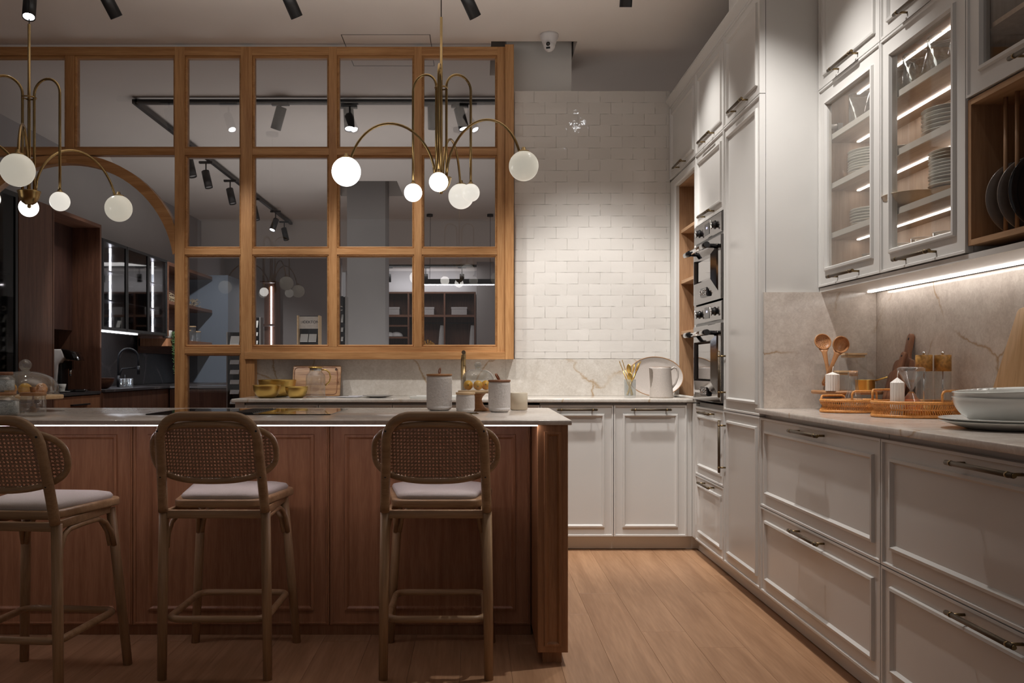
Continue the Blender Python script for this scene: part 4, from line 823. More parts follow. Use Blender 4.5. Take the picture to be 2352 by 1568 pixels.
# niche contents
def wineglass(label, loc, r=.036, h=.20, mat='glass', stem=True, group=None):
    pr = [(0, .003), (r*.95, .001), (r*.95, .003), (.006, .010), (.0035, .02), (.0035, h*.40), (.008, h*.44), (r*.75, h*.52), (r, h*.66), (r*.95, h*.82), (r*.75, h)] if stem else [(0, .002), (r*.95, .002), (r, .006), (r, h), (r*.97, h), (r*.94, .012), (0, .010)]
    mb = MB().lathe(pr, 24); mb.cm = 1; zr = pr[-1][1] if stem else h; rr_ = pr[-1][0] if stem else r; mb.lathe([(rr_, zr), (rr_+.0009, zr+.0009), (rr_, zr+.0018), (rr_-.0009, zr+.0009), (rr_, zr)], 24)
    if not stem: mb.lathe([(r*.97, .001), (r*1.005, .003), (r*.97, .006)], 24)
    o = mb.build('wine_glass' if stem else 'tumbler', [M[mat], M['glint']]); place(o, loc); return tag(o, label, 'glass', group)
for z, l in ((1.697, 'on second niche shelf'), (2.032, 'on top niche shelf')): wineglass('stemmed glass %s behind the oven column' % l, (1.375, 5.31, z), .045, .20)
MB().lathe([(0, 0), (.04, 0), (.04, .11), (.036, .11), (.036, .01), (0, .01)], 24).build('x', M['china']).name = 'utensil_pot'
o = bpy.data.objects['utensil_pot']; place(o, (1.372, 5.315, ZB)); tag(o, 'white ribbed utensil pot in the niche behind the oven', 'pot')
wk = thing('whisk', 'whisk and tools standing in white niche pot', 'utensil', (1.36, 5.315, ZB+.02))
for k in range(5): a = math.pi*k/5; MB().tube([(0, 0, .07)]+[(math.cos(a)*.02*math.sin(t), math.sin(a)*.02*math.sin(t), .11+.05*(1-math.cos(t))) for t in [math.pi*i/10 for i in range(1, 10)]]+[(-math.cos(a)*.0, 0, .21)], .0008, 5).build('wire', M['chrome'], wk)
MB().tube([(0, 0, 0), (0, 0, .09)], .006, 8).build('grip', M['china'], wk)
# ---- right worktop
def oval_tray(name, label, x, Y, rx, ry, h, hdl, ns):
    t = thing(name, label, 'tray', (x, Y, ZR)); W = M['wicker']; S = Matrix.Diagonal((rx, ry, 1, 1))
    pts = lambda r, z, n=56: [((rx-r)*math.cos(2*math.pi*i/n), (ry-r)*math.sin(2*math.pi*i/n), z) for i in range(n)]
    MB().tube(pts(.0, .006), .006, 8, closed=True).build('base_hoop', W, t); MB().tube(pts(0, h), .0062, 8, closed=True).build('rim', W, t); MB().tube(pts(.010, h*.52), .003, 6, closed=True).build('middle_hoop', W, t)
    mb = MB(); mb.T = S; mb.lathe([(0, .001), (.98, .001), (.98, .005), (0, .005)], 48); mb.build('bottom', W, t)
    mb = MB()
    for i in range(ns):
        a = 2*math.pi*i/ns; c, s = math.cos(a), math.sin(a)
        mb.tube([((rx-o)*c, (ry-o)*s, z) for o, z in ((0, .006), (-.001, h*.25), (.009, h*.52), (-.001, h*.78), (0, h))], .0021, 4, caps=False)
    w = mb.build('woven_wall', W, t); w['kind'] = 'stuff'
    for ac, hw, hh in hdl:
        q = []
        for k, (dd, zz) in enumerate(((-1, h), (-1, h+hh-.014), (-.93, h+hh-.004), (-.8, h+hh), (0, h+hh), (.8, h+hh), (.93, h+hh-.004), (1, h+hh-.014), (1, h))):
            a = ac+dd*hw; q.append((rx*math.cos(a)*1.0, ry*math.sin(a)*1.0, zz))
        MB().tube(q, .0045, 8).build('handle', W, t)
    return t
t1x, t1y = 1.563, 3.655
oval_tray('wicker_tray', 'smaller round wicker tray holding the corked bottle', t1x, t1y, .113, .086, .050, [(-1.15, .62, .040), (2.0, .62, .018)], 84)
t2x, t2y = 1.680, 3.31
oval_tray('wicker_tray', 'larger oval wicker tray with candle, hourglass and mills', t2x, t2y, .168, .125, .056, [(-1.0, .42, .045), (2.2, .42, .045)], 120)
# bottle
o = thing('corked_bottle', 'conical clear glass bottle with cork in the small tray', 'bottle', (X_(1960, 3.645), 3.645, ZR+.006)); MB().lathe([(0, .002), (.052, .002), (.053, .008), (.044, .03), (.022, .085), (.0185, .11), (.0185, .150), (.0215, .152), (.0215, .160), (.019, .164)], 32).build('glass_body', M['glasst'], o); MB().lathe([(0, .146), (.0165, .146), (.0175, .168), (0, .168)], 20).build('cork', M['lidw'], o)
# round wooden turntable stand
wx_, wy_ = 1.650, 3.875
t = thing('serving_stand', 'round dark wooden pedestal stand in the worktop corner', 'stand', (wx_, wy_, ZR)); MB().lathe([(0, 0), (.06, 0), (.06, .01), (.028, .018), (.022, .055), (.034, .071), (0, .071)], 32).build('pedestal', M['boardz'], t); MB().lathe([(0, .071), (.146, .071), (.150, .075), (.150, .083), (.147, .086), (0, .086)], 56).build('top', M['lidw'], t)
zs = ZR+.0865
def candle(label, x, Y, z, r, h):
    t = thing('fluted_candle', label, 'candle', (x, Y, z)); mb = MB(); n = 16; rings = []
    for rr, zz in ((1, 0), (1, h*.86)):
        rings.append([mb.V((r*rr*(1-.07*(j % 4 in (2,)) )*math.cos(2*math.pi*j/64), r*rr*(1-.07*(j % 4 in (2,)))*math.sin(2*math.pi*j/64), zz)) for j in range(64)])
    a, b = rings; ap = mb.V((0, 0, h)); mb.F(a[::-1])
    for j in range(64): k = (j+1) % 64; mb.F([a[j], a[k], b[k], b[j]]); mb.F([b[j], b[k], ap])
    mb.build('wax_body', M['wax'], t); MB().tube([(0, 0, h-.003), (.001, 0, h+.012), (.004, 0, h+.024)], .0013, 6).build('wick', M['wax'], t)
candle('fluted white candle on the round wooden stand', X_(1912, 3.79), 3.79, zs, .029, .082)
candle('fluted white candle in the larger wicker tray', X_(2061, 3.26), 3.26, ZR+.006, .0245, .145)
def sqjar(label, x, Y, z, w, h, lid=True):
    t = thing('square_jar', label, 'jar', (x, Y, z)); 
    MB().prism(rrect(-w/2, -w/2, w/2, w/2, .008, 4), .001, h).build('glass_body', M['glass'], t)
    if lid: MB().prism(rrect(-w/2-.002, -w/2-.002, w/2+.002, w/2+.002, .008, 4), h, h+.008).build('lid', M['bamboo'], t); MB().prism(rrect(-w/2+.006, -w/2+.006, w/2-.006, w/2-.006, .006, 4), h-.012, h-.001).build('seal', M['bamboo'], t)
    return t
sqjar('tall square glass jar with bamboo lid on the wooden stand', X_(1959, 3.93), 3.93, zs, .090, .158)
sqjar('short square glass jar with bamboo lid behind the candle', X_(1934, 3.845), 3.845, zs, .062, .080)
sp = sqjar('open square glass jar holding the two wooden spoons', X_(1893, 3.885), 3.885, zs, .066, .118, False)
p = thing('brass_pot', 'tiny brass saucepan on the wooden stand', 'saucepan', (X_(1987, 3.78), 3.78, zs)); MB().lathe([(0, .001), (.038, .001), (.040, .004), (.040, .046), (.0415, .048), (.038, .048), (.038, .006), (0, .005)], 32).build('pan', M['gold'], p); MB().tube([(.03, -.02, .044), (.055, -.045, .054), (.07, -.06, .060)], [.003, .0035, .003], 8).build('handle', M['gold'], p)
def wspoon(label, px, py, bpx, bpy_, Y, holes, kind):
    T = Vector((X_(px, Y), Y+(.05 if holes else -.005), Z_(py, Y+.0))); B = Vector((X_(bpx, Y), Y-.012, Z_(bpy_, Y))); d = T-B; L = d.length
    t = thing('wooden_'+kind, label, kind, B); q = d.to_track_quat('Z', 'Y').to_matrix(); 
    # keep the bowl's open side to the camera
    zz = d.normalized(); yy = Vector((0, 1, .15)); yy = (yy-zz*yy.dot(zz)).normalized(); xx = yy.cross(zz); R = Matrix((xx, yy, zz)).transposed(); t.rotation_euler = R.to_euler()
    MB().tube([(0, 0, -.0), (0, 0, .03), (0, 0, .06), (0, .004, L*.55), (0, .004, L-.065), (0, .002, L-.03)], [.009, .0125, .010, .0085, .010, .026], 12, flat=1.0).build('handle', M['spoon'], t) if False else None
    mb = MB(); pts = [(0, .0, -.002), (0, 0, .008), (0, 0, .035), (0, .0, .07), (0, .004, L*.55), (0, .006, L-.050), (0, .008, L-.032)]; wd = [.006, .013, .0125, .009, .009, .0125, .024]; R_ = []
    for pnt, w in zip(pts, wd):
        th = .0055; R_.append([mb.V((pnt[0]+w*math.cos(2*math.pi*j/12), pnt[1]+th*math.sin(2*math.pi*j/12), pnt[2])) for j in range(12)])
    for a, b in zip(R_, R_[1:]):
        for j in range(12): mb.F([a[j], a[(j+1) % 12], b[(j+1) % 12], b[j]], True)
    mb.F(R_[0][::-1]); mb.F(R_[-1]); mb.build('handle', M['spoon'], t)
    r = .0375; mb = MB(); mb.T = Matrix.Translation((0, .002, L))@Matrix.Rotation(-math.pi/2, 4, 'X')  # opening faces -y
    dp = .5 if holes else .75
    mb.lathe([(r-.003, 0), (r, -.001), (r+.001, .003)]+[(r*math.cos(a), .003+r*dp*math.sin(a)) for a in [math.pi/2*i/8 for i in range(1, 8)]]+[(0, .003+r*dp)], 32)
    mb.lathe([(r-.003, 0)]+[((r-.003)*math.cos(a), (r*dp-.003)*math.sin(a)) for a in [math.pi/2*i/8 for i in range(1, 8)]]+[(0, r*dp-.003)], 32); mb.build('spoon_bowl', M['spoon'], t)
    if holes:
        mb = MB()
        for rr, n in ((.004, 3), (.011, 8), (.018, 12), (.0255, 17)):
            for i in range(n):
                a = 2*math.pi*i/n; yb = .002+(r*dp-.003)*math.sqrt(max(0, 1-(rr/(r-.003))**2)); mb.T = Matrix.Translation((rr*math.cos(a), yb-.0012, L+rr*math.sin(a)))@Matrix.Rotation(math.pi/2, 4, 'X'); mb.lathe([(0, 0), (.0013, 0), (.0013, .0006), (0, .0006)], 6)
        mb.build('drain_holes', M['rubber'], t)['kind'] = 'stuff'
    mb = MB(); mb.T = Matrix.Translation((0, -.0056, .014))@Matrix.Rotation(math.pi/2, 4, 'X'); mb.lathe([(0, 0), (.0035, 0), (.0035, .001), (0, .001)], 10); mb.build('hang_hole', M['rubber'], t)
wspoon('wooden skimmer spoon with drain holes, standing behind the ladle', 1901, 783, 1906, 888, 3.90, True, 'skimmer')
wspoon('wooden ladle leaning right, in front of the skimmer', 1932, 791, 1889, 884, 3.868, False, 'ladle')
# paddle boards leaning on the right wall
def paddle(W, H, hl, hw, s=.03):
    hb = H-hl; pr = [(-W/2+.01, 0), (W/2-.01, 0), (W/2, .012), (W/2, hb-.03)]+arc(W/2-.03, hb-.03, .03, 10, 80, 4)+[(hw+.012, hb+.006), (hw+.002, hb+.02), (hw, hb+.04)]+arc(0, H-hw, hw, 0, 180, 10)
    return pr+[(-hw, hb+.04), (-hw-.002, hb+.02), (-hw-.012, hb+.006)]+arc(-W/2+.03, hb-.03, .03, 100, 170, 4)+[(-W/2, hb-.03), (-W/2, .012)]
def lean(loc, ang, yaw=0): return loc, (Matrix.Rotation(yaw, 3, 'Z')@Matrix.Rotation(R90, 3, 'Z')@Matrix.Rotation(-ang, 3, 'X')).to_euler()
l_, r_ = lean((XR-.012-.078, 3.69, ZR+.002), .20); board('paddle_board', 'larger walnut paddle board leaning on wall behind the hourglass', paddle(.185, .338, .115, .021), .016, l_, r_, 'boardz', (0, .313, .006))
l_, r_ = lean((XR-.012-.120, 3.665, ZR+.002), .26); board('paddle_board', 'smaller dark walnut paddle board in front of the larger one', paddle(.155, .262, .085, .018), .016, l_, r_, 'boardz', (0, .243, .005))
l_, r_ = lean((XR-.012-.085, 2.875, ZR+.002), .13); board('serving_board', 'big pale maple board leaning at the right edge behind the bowls', [(-.16, 0), (.075, 0), (.075, .40), (.06, .47), (.05, .47), (.02, .395), (-.035, .385), (-.045, .375)], .018, l_, r_, 'boardm')
# hourglass
hg = thing('hourglass', 'glass hourglass with orange sand in the larger tray', 'hourglass', (X_(2093, 3.26), 3.26, ZR+.006)); hg.scale = (1, 1, 1.22); H = .150
cur = [(0, 0), (.040, .001), (.049, .006), (.048, .016), (.030, .048), (.010, .072), (.004, .078)]
MB().lathe(cur+[(.010, .086), (.030, .112), (.048, .138), (.049, .146), (.040, .150), (.018, .148), (0, .143)], 36).build('glass_body', M['glasst'], hg); MB().lathe([(0, .002), (.045, .003), (.044, .014), (.02, .026), (0, .032)], 32).build('sand', M['sand'], hg)
MB().lathe([(.0475, .010), (.044, .020), (.0295, .047), (.0085, .074)], 32).build('tinted_bulb', M['amber'], hg)
def mill(label, x, Y):
    t = thing('pepper_mill', label, 'mill', (x, Y, ZR+.006)); r = .0300
    MB().lathe([(0, 0), (r, 0), (r, .036), (0, .036)], 28).build('foot', M['burl'], t); MB().lathe([(r*.97, .037), (r*.97, .166)], 28).build('glass_tube', M['glasst'], t); MB().tube([(0, 0, .028), (0, 0, .167)], .003, 8).build('spindle', M['chrome'], t); MB().lathe([(0, .167), (r, .167), (r, .229), (r-.001, .230), (0, .230)], 28).build('cap', M['burl'], t); MB().ball((0, 0, .237), .0065, 14, 8).build('knob', M['chrome'], t)
mill('left of the two glass and burl wood mills', 1.727, 3.36); mill('right of the two glass and burl wood mills', 1.792, 3.345)
# plates and bowls at the right edge
px_, py_ = 1.612, 2.645
def platestack(x, Y, z, r, n, dz, labels, mat='china', group=None, name='plate', cat='plate', deep=.2):
    proto = None
    for i in range(n):
        if proto is None: proto = MB().lathe([(0, .0), (r*.58, 0), (r*.62, .002), (r*.98, r*deep*.6), (r, r*deep*.65), (r*.985, r*deep*.65+.002), (r*.62, .006), (0, .005)], 44).build(name, M[mat]); o = proto
        else: o = bpy.data.objects.new(name, proto.data); COL.objects.link(o)
        place(o, (x+random.uniform(-.0015, .0015), Y+random.uniform(-.0015, .0015), z+i*dz)); tag(o, labels(i), cat, group)
platestack(px_, py_, ZR, .188, 2, .0080, lambda i: 'wide white plate under the bowls, '+('bottom one on the worktop' if i == 0 else 'upper one touching the bowl'), group='white plates at the right edge')
bowl('serving_bowl', 'lower deep white bowl on the plates at right edge', px_+.0, py_, ZR+.0145, .146, .080, 'china', .42, t=.004)
bo = bowl('serving_bowl', 'upper tilted white bowl nested in lower bowl at right edge', px_+.002, py_, ZR+.046, .143, .072, 'china', .42, t=.004); bo.rotation_euler = (0, -.06, .0)
# ---- glass cabinet contents: (unit far y) local x towards the camera
def cabx(yf, lx, ly): return (XU+ly, yf-lx)
def tumblers(yf, z, spots, r, h, where, group):
    pr = None
    for i, (lx, ly) in enumerate(spots):
        x, y = cabx(yf, lx, ly)
        if pr is None: o = wineglass('', (x, y, z), r, h, 'glasst', False, group); pr = o
        else: o = pr.copy(); COL.objects.link(o); place(o, (x, y, z))
        o['label'] = 'clear tumbler %s, %s from the left' % (where, ORD[i])
y1 = 4.038
tumblers(y1, 2.181, ((.23, .09), (.33, .17), (.585, .09), (.64, .17), (.715, .09), (.80, .16), (.895, .09), (.99, .16)), .050, .135, 'on the top shelf of the lit glass cabinet', 'tumblers on the top cabinet shelf')
tumblers(y1, 1.503, ((.30, .11), (.43, .16), (.60, .09), (.76, .09), (.90, .10), (1.02, .15)), .042, .105, 'on the floor of the lit glass cabinet', 'tumblers on the cabinet floor')
def cplates(lx, ly, z, r, n, dz, where, mat='china'): x, y = cabx(y1, lx, ly); platestack(x, y, z, r, n, dz, lambda i: 'white plate, %s from bottom, %s' % (ORD[i], where), mat, 'plates '+where)
cplates(.24, .14, 1.958, .105, 9, .0115, 'left stack on third cabinet shelf')
cplates(.25, .14, 1.733, .100, 6, .0125, 'left stack on second cabinet shelf')
cplates(.93, .135, 1.958+.222, .001, 0, .014, '') if False else None
cplates(.48, .15, 1.958, .095, 4, .013, 'middle stack on third cabinet shelf')
cplates(.905, .125, 1.958, .105, 6, .015, 'right stack on third cabinet shelf')
x, y = cabx(y1, .93, .13); bowl('shallow_bowl', 'cream bowl beneath the tall plate stack on second cabinet shelf', x, y, 1.733, .088, .026, 'cream', .5, t=.003)
cplates(.93, .13, 1.760, .098, 11, .0118, 'right stack on second cabinet shelf')
x, y = cabx(y1, .66, .11); bowl('shallow_bowl', 'wide shallow cream bowl on second shelf of the glass cabinet', x, y, 1.733, .118, .055, 'cream', .4, t=.003)
cplates(.47, .17, 1.733, .085, 5, .011, 'behind the wide cream bowl')
for yy, zz, n in ((y1, 2.23, 'upper'), (y1, 1.56, 'lower')):
    o = thing('cabinet_hinge', '%s metal hinge inside the lit glass cabinet' % n, 'hinge', (XU+.03, yy-.0225, zz)); MB().box(0, -.012, -.012, .055, 0, .012).build('arm', M['alu'], o, bevel=.002); MB().box(.04, -.016, -.016, .062, 0, .016).build('plate', M['alu'], o)
# platters in the plate rack
for i, (lx, r, m, l) in enumerate(((.062, .120, 'taupe', 'large taupe platter standing leftmost in the plate rack'), (.123, .120, 'taupe', 'second taupe platter standing in the plate rack'), (.182, .122, 'ovendk', 'dark platter standing rightmost in the plate rack'))):
    pt_ = MB(Matrix.Rotation(math.pi/2, 4, 'X')).lathe([(0, 0), (r*.7, 0), (r*.97, .012), (r, .014), (r*.99, .017), (r*.7, .005), (0, .005)], 48).build('platter', M[m]); place(pt_, (XU+.132, 2.82-lx, 1.534+r)); tag(pt_, l, 'platter')
# ================================================================ DARK KITCHEN BEHIND THE PARTITION
L90 = math.pi/2; XF = -3.41
def lunit(name, label, y0, x=XF, cat='cabinet'): return thing(name, label, cat, (x, y0, 0), L90)
# display cabinet with black glass door at the far left
u = lunit('display_cabinet', 'black glass display cabinet with stemware at the far left', 5.98); w = .50
mb = MB(); mb.box(0, .03, 0, .02, .66, 2.42); mb.box(w-.02, .03, 0, w, .66, 2.42); mb.box(.02, .64, 0, w-.02, .66, 2.42); mb.box(.02, .03, 2.40, w-.02, .66, 2.42); mb.build('carcass', M['waldk'], u)
for z in (.25, .93, 1.36, 1.82): MB().box(.02, .05, z-.01, w-.02, .64, z+.01).build('shelf', M['black'], u)
d = MB().ring(0, 0.02, w, 2.42, [(0, .02), (0, 0), (.035, 0), (.035, .02), (0, .02)]).build('door', M['black'], u); MB().box(.03, .008, .05, w-.03, .012, 2.39).build('glass_pane', M['smoke'], d)
for z, l in ((.941, 'bottom'), (1.371, 'middle'), (1.831, 'upper')): wineglass('stemmed wine glass on the %s shelf of the black display cabinet' % l, (XF-.20, 6.28, z), .045, .24)
u = lunit('tall_cabinet', 'tall dark walnut cabinet door beside the black display cabinet', 6.49); w = .52; MB().box(0, .022, 0, w, .66, 2.42).build('carcass', M['walz'], u); MB().cb(.002, 0, .01, w-.002, .02, 2.42).build('door', M['walz'], u)
# coffee niche
u = lunit('coffee_niche', 'dark walnut niche cabinet with drawer holding the coffee machine', 7.015); w = .905
mb = MB(); mb.box(0, 0, .0, .02, .66, 2.42); mb.box(w-.03, 0, 0, w, .66, 2.42); mb.box(.02, .64, .92, w-.03, .66, 2.42); mb.build('side_panel', M['walz'], u)
MB().box(.02, 0, 2.39, w-.03, .66, 2.42).build('top_panel', M['walx'], u); MB().box(.02, .25, 1.46, w-.03, .64, 2.39).build('upper_box', M['waldk'], u); MB().cb(.025, .23, 1.465, .46, .25, 2.385).build('door', M['walz'], u)
MB().box(.02, .02, .1, w-.03, .64, .885).build('base_box', M['waldk'], u); dr = MB().cb(.022, .0, .66, w-.032, .02, .880).build('drawer', M['redz'], u); MB().box(.30, -.028, .80, .62, -.0, .812).build('handle', M['black'], dr); MB().cb(.022, .0, .1, w-.032, .02, .655).build('drawer', M['walz'], u)
MB().box(.02, -.01, .888, w-.03, .64, .912).build('counter', M['darkst'], u)
cm = thing('coffee_machine', 'white and black coffee machine in the walnut niche', 'coffee machine', (XF-.27, 7.62, .913), math.radians(12))
MB().prism([(-.14, 0), (.03, 0), (.05, .24), (.10, .30), (.08, .37), (-.14, .37)], -.13, .13, lambda x, y, z: (x, z, y)).build('housing', M['white'], cm, bevel=.012)
MB().prism([(.07, .375), (.18, .35), (.21, .27), (.11, .285)], -.128, .128, lambda x, y, z: (x, z, y)).build('control_head', M['blackg'], cm, bevel=.006)
MB().box(.045, -.11, .02, .075, .11, .25).build('brew_front', M['black'], cm, bevel=.004); MB().box(.03, -.12, 0, .26, .12, .022).build('drip_tray', M['blackg'], cm, bevel=.004); MB().tube([(.12, -.012, .20), (.12, -.012, .14)], .008, 10).tube([(.12, .012, .20), (.12, .012, .14)], .008, 10).build('spout', M['chrome'], cm); MB().box(.07, -.03, .20, .14, .03, .27).build('spout_block', M['blackg'], cm)
o = MB().lathe([(0, 0), (.02, 0), (.033, .06), (.031, .06), (.019, .004), (0, .004)], 20).build('cup', M['china']); place(o, (XF-.10, 7.38, .925)); tag(o, 'small white cup on saucer left of the coffee machine', 'cup')
o = MB().lathe([(0, 0), (.04, .002), (.065, .009), (.063, .011), (0, .005)], 24).build('saucer', M['china']); place(o, (XF-.10, 7.38, .9135)); tag(o, 'white saucer under the small cup', 'saucer')
# black wall cabinets with lit glass doors
XW = -3.65
for i, (y0, l, lit) in enumerate(((8.51, 'first lit black glass wall cabinet above the dark sink', 1), (9.11, 'second black glass wall cabinet with rows of stemware', 0), (9.70, 'third lit black glass wall cabinet at the right end', 1))):
    u = lunit('glass_wall_cabinet', l, y0, XW); w = .59
    mb = MB(); mb.box(0, .022, 1.5, .012, .34, 2.39); mb.box(w-.012, .022, 1.5, w, .34, 2.39); mb.box(.012, .022, 2.375, w-.012, .34, 2.39); mb.box(.012, .022, 1.5, w-.012, .34, 1.512); mb.box(.012, .33, 1.512, w-.012, .34, 2.375); mb.build('carcass', M['alu'] if lit else M['alu'], u)
    for z in (1.80, 2.09): MB().box(.012, .03, z-.006, w-.021 if lit else w-.012, .33, z+.006).build('shelf', M['alu'], u)
    d = MB().ring(0, 1.5, w, 2.39, [(0, .02), (0, 0), (.028, 0), (.028, .02), (0, .02)]).build('door', M['black'], u); MB().box(.024, .008, 1.524, w-.024, .012, 2.366).build('glass_pane', M['smoke'], d)
    if lit: MB().box(w-.020, .160, 1.52, w-.0125, .180, 2.37).build('light_strip', M['ledc'], u)
    for z, n in ((1.513, 3), (1.807, 2+2*(1-lit)), (2.097, 2)):
        for k in range(n):
            tu = (i == 1 and z > 2) or (i == 2 and z > 2)
            wineglass('%s glass from the left, %s shelf of the %s black wall cabinet' % (ORD[k], 'bottom' if z < 1.6 else 'middle' if z < 2 else 'top', ORD[i]), (XW-.17, y0+.12+k*(.38/max(1, n-1)), z), .042 if not tu else .035, .21 if not tu else .12, 'glasst', not tu, 'glasses in the black wall cabinets')
o = MB().box(XW+.0, 7.95, 1.5, XW-.34, 8.50, 2.39).build('wall_cabinet_end', M['black']); o.name = 'black_cabinet'; tag(o, 'black wall cabinet hidden behind the walnut niche side', 'cabinet')
ls = MB().box(-3.80, 7.98, 1.488, -3.78, 9.72, 1.498).build('light_strip', M['ledc']); ls.name = 'under_cabinet_light'; tag(ls, 'thin cool light strip under the black wall cabinets', 'light')
lamp('AREA', 'sink_glow', (-3.80, 8.8, 1.48), (-3.85, 8.8, 0), 3.0, size=.05, sy=1.4, color=(.75, .82, 1))
o = MB().box(-4.08, 7.93, .925, -4.065, 12.0, 1.498).build('splashback', M['darkst']); tag(o, 'dark veined stone splashback behind the black tap', 'splashback')
o = MB().box(-4.06, 7.93, .90, -3.38, 12.08, .922).build('worktop', M['darkst']); tag(o, 'dark stone worktop of the kitchen behind the partition', 'worktop')
for i in range(7):
    u = lunit('base_cabinet', '%s dark walnut base cabinet from left under the dark worktop' % ORD[i], 7.93+i*.59, -3.40); MB().box(0, .022, .1, .589, .62, .899).build('carcass', M['waldk'], u); MB().cb(.002, 0, .1, .587, .02, .895).build('door', M['walz'], u)
# peninsula seen through the lowest pane
o = MB().box(-3.38, 9.6, .90, -2.10, 10.3, .922).build('worktop', M['chinag']); o['label'] = 'pale worktop of the peninsula seen through the lowest pane'; o['category'] = 'worktop'
o = thing('peninsula_unit', 'dark walnut peninsula cabinet seen through the lowest pane', 'cabinet', (-3.39, 9.64, 0)); MB().box(0, .0, 0, 1.27, .6, .899).build('carcass', M['waldk'], o); MB().cb(.002, -.02, .1, .63, 0, .89).build('door', M['walz'], o); MB().cb(.634, -.02, .1, 1.268, 0, .89).build('door', M['walz'], o)
# black tap
kt = 222.; YT = 9.05
ta = thing('black_tap', 'black pull-out kitchen tap with tall spring arch', 'tap', (-3.72, YT, .923)); a = [(0, 0, 0), (0, 0, .30)]+[(.085*(1-math.cos(t)), .05*(1-math.cos(t)), .30+.10*math.sin(t)) for t in [math.pi*i/12 for i in range(1, 12)]]+[(.17, .10, .28), (.17, .10, .19)]
MB().tube(a, .011, 12).build('spout', M['black'], ta); MB().tube([(.17, .10, .22), (.17, .10, .13)], .016, 12).build('spray_head', M['black'], ta); MB().tube([(0, 0, .08), (.03, .02, .19), (.15, .09, .20)], .008, 8).build('arm', M['black'], ta); MB().tube([(0, 0, 0), (0, 0, .12)], .016, 12).build('column', M['black'], ta); MB().tube([(0, 0, .06), (.06, .03, .07), (.055, .03, .13)], .007, 8).build('lever', M['black'], ta)
bowl('wooden_bowl', 'dark wooden bowl on the worktop left of black tap', -3.58, 8.28, .9225, .13, .10, 'walx', .4, t=.006)
for k in range(3): wineglass('%s small clear tumbler in front of the black tap' % ORD[k], (-3.50, 8.62+k*.09, .9225), .03, .09, 'glasst', False, 'tumblers in front of the black tap')
# open walnut shelf unit with baskets
u = lunit('open_shelf_unit', 'open dark walnut wall shelf unit right of the black cabinets', 10.31, XW); w = 1.72
mb = MB(); mb.box(0, 0, 2.34, w, .36, 2.38); mb.box(0, 0, 1.5, .03, .36, 2.34); mb.box(0, .33, 1.3, w, .36, 2.34); mb.build('frame', M['walx'], u)
for z in (1.90,): MB().cb(.03, .0, z-.02, w, .33, z+.02).build('shelf', M['walx'], u)
MB().cb(.0, .0, 1.38, w, .35, 1.47).build('shelf', M['redz'], u)
mb = MB(); rr = random.Random(5)
for k in range(620):
    x, y, z = rr.uniform(.1, 1.4), rr.uniform(.05, .28), rr.uniform(0, .10); a = rr.uniform(0, 6.28); b = rr.uniform(-.6, .9); L = rr.uniform(.03, .07); c0 = Vector((x, y, 1.922+z)); dv = Vector((math.cos(a)*L, math.sin(a)*L*.6, b*L*.5)); mb.tube([c0, c0+dv*.5+Vector((0, 0, .01)), c0+dv], .0035, 3, caps=False)
o = mb.build('straw_filling', M['straw']); o.location = (XW, 10.31, 0); o.rotation_euler = (0, 0, L90); tag(o, 'loose pale straw lying along the open walnut shelf', 'straw', kind='stuff')
for k in range(3): jar('%s glass jar with wooden lid on the low walnut shelf' % ORD[k], XW-.12, 11.35+k*.20, 1.472, .05, .13+.06*(k % 2), 'bamboo', neck=.95)
tl = thing('hanging_plant', 'trailing green plant hanging from the open walnut shelf', 'plant', (XW+.03, 10.42, 1.48)); rr = random.Random(9)
MB().lathe([(0, 0), (.05, 0), (.06, .09), (0, .085)], 16, (-.08, 0, 0)).build('pot', M['chinag'], tl)
mb = MB()
for k in range(9):
    q = [Vector((-.06+rr.uniform(-.03, .03), rr.uniform(-.05, .05), .08))]; L = rr.uniform(.25, .5)
    for i in range(1, 9): q.append(Vector((.0+rr.uniform(-.012, .02), q[0].y+rr.uniform(-.02, .02), .08-L*i/8)))
    mb.tube(q, .002, 4, caps=False)
    for p in q[1:]:
        for s in range(4): c0 = p+Vector((rr.uniform(-.01, .02), rr.uniform(-.02, .02), rr.uniform(-.03, .03))); mb.ball(c0, .009, 5, 3, (1, 1, .6))
mb.build('foliage', M['leaf'], tl)['kind'] = 'stuff'
# blue grey tall units with ovens
BT = 2.41
u = lunit('tall_cabinet', 'blue grey tall unit whose wide side faces the camera', 12.10, -3.45); MB().box(0, 0, 0, .03, .62, BT).build('side_panel', M['blue'], u); MB().box(.03, .02, 0, .62, .62, BT).build('carcass', M['blue'], u); MB().cb(.03, 0, 1.62, .62, .02, BT).build('door', M['blue'], u); MB().cb(.03, 0, .1, .62, .02, .86).build('door', M['blue'], u)
def farack(label, px0, py0, py1, Y, x0=None, x1=None, n=5, two=False, top=.0):
    a, b = X_(px0[0], Y), X_(px0[1], Y); z0, z1 = Z_(py1, Y), Z_(py0, Y); w = b-a; t = thing('sample_stand', label, 'display stand', (a, Y, 0))
    MB().box(0, .0, 0, .012, .16, z1).box(w-.012, 0, 0, w, .16, z1).build('side_panel', M['bamboo'] if two else M['alu'], t); MB().box(.012, .10, 0, w-.012, .12, z1).build('back_panel', M['blackg'], t)
    zz = z1-top-.03; cw = (w-.06)/(2 if two else 1)
    for r_ in range(n):
        for c_ in range(2 if two else 1):
            x = .03+c_*cw; h = .10 if r_ == 0 else .05; mb = MB(Matrix.Translation((x, 0, zz-h))@Matrix.Rotation(-.5, 4, 'X')); mb.box(0.004, .0, 0, cw-.006, .008, h); mb.build('sample_tile', M['china'], t)
        zz -= .155 if r_ == 0 else .105
    return t, w, z1
t, w, z1 = farack('material sample stand with printed header board behind the window', (682, 733), 724, 840, 10.0, two=True, top=.17)
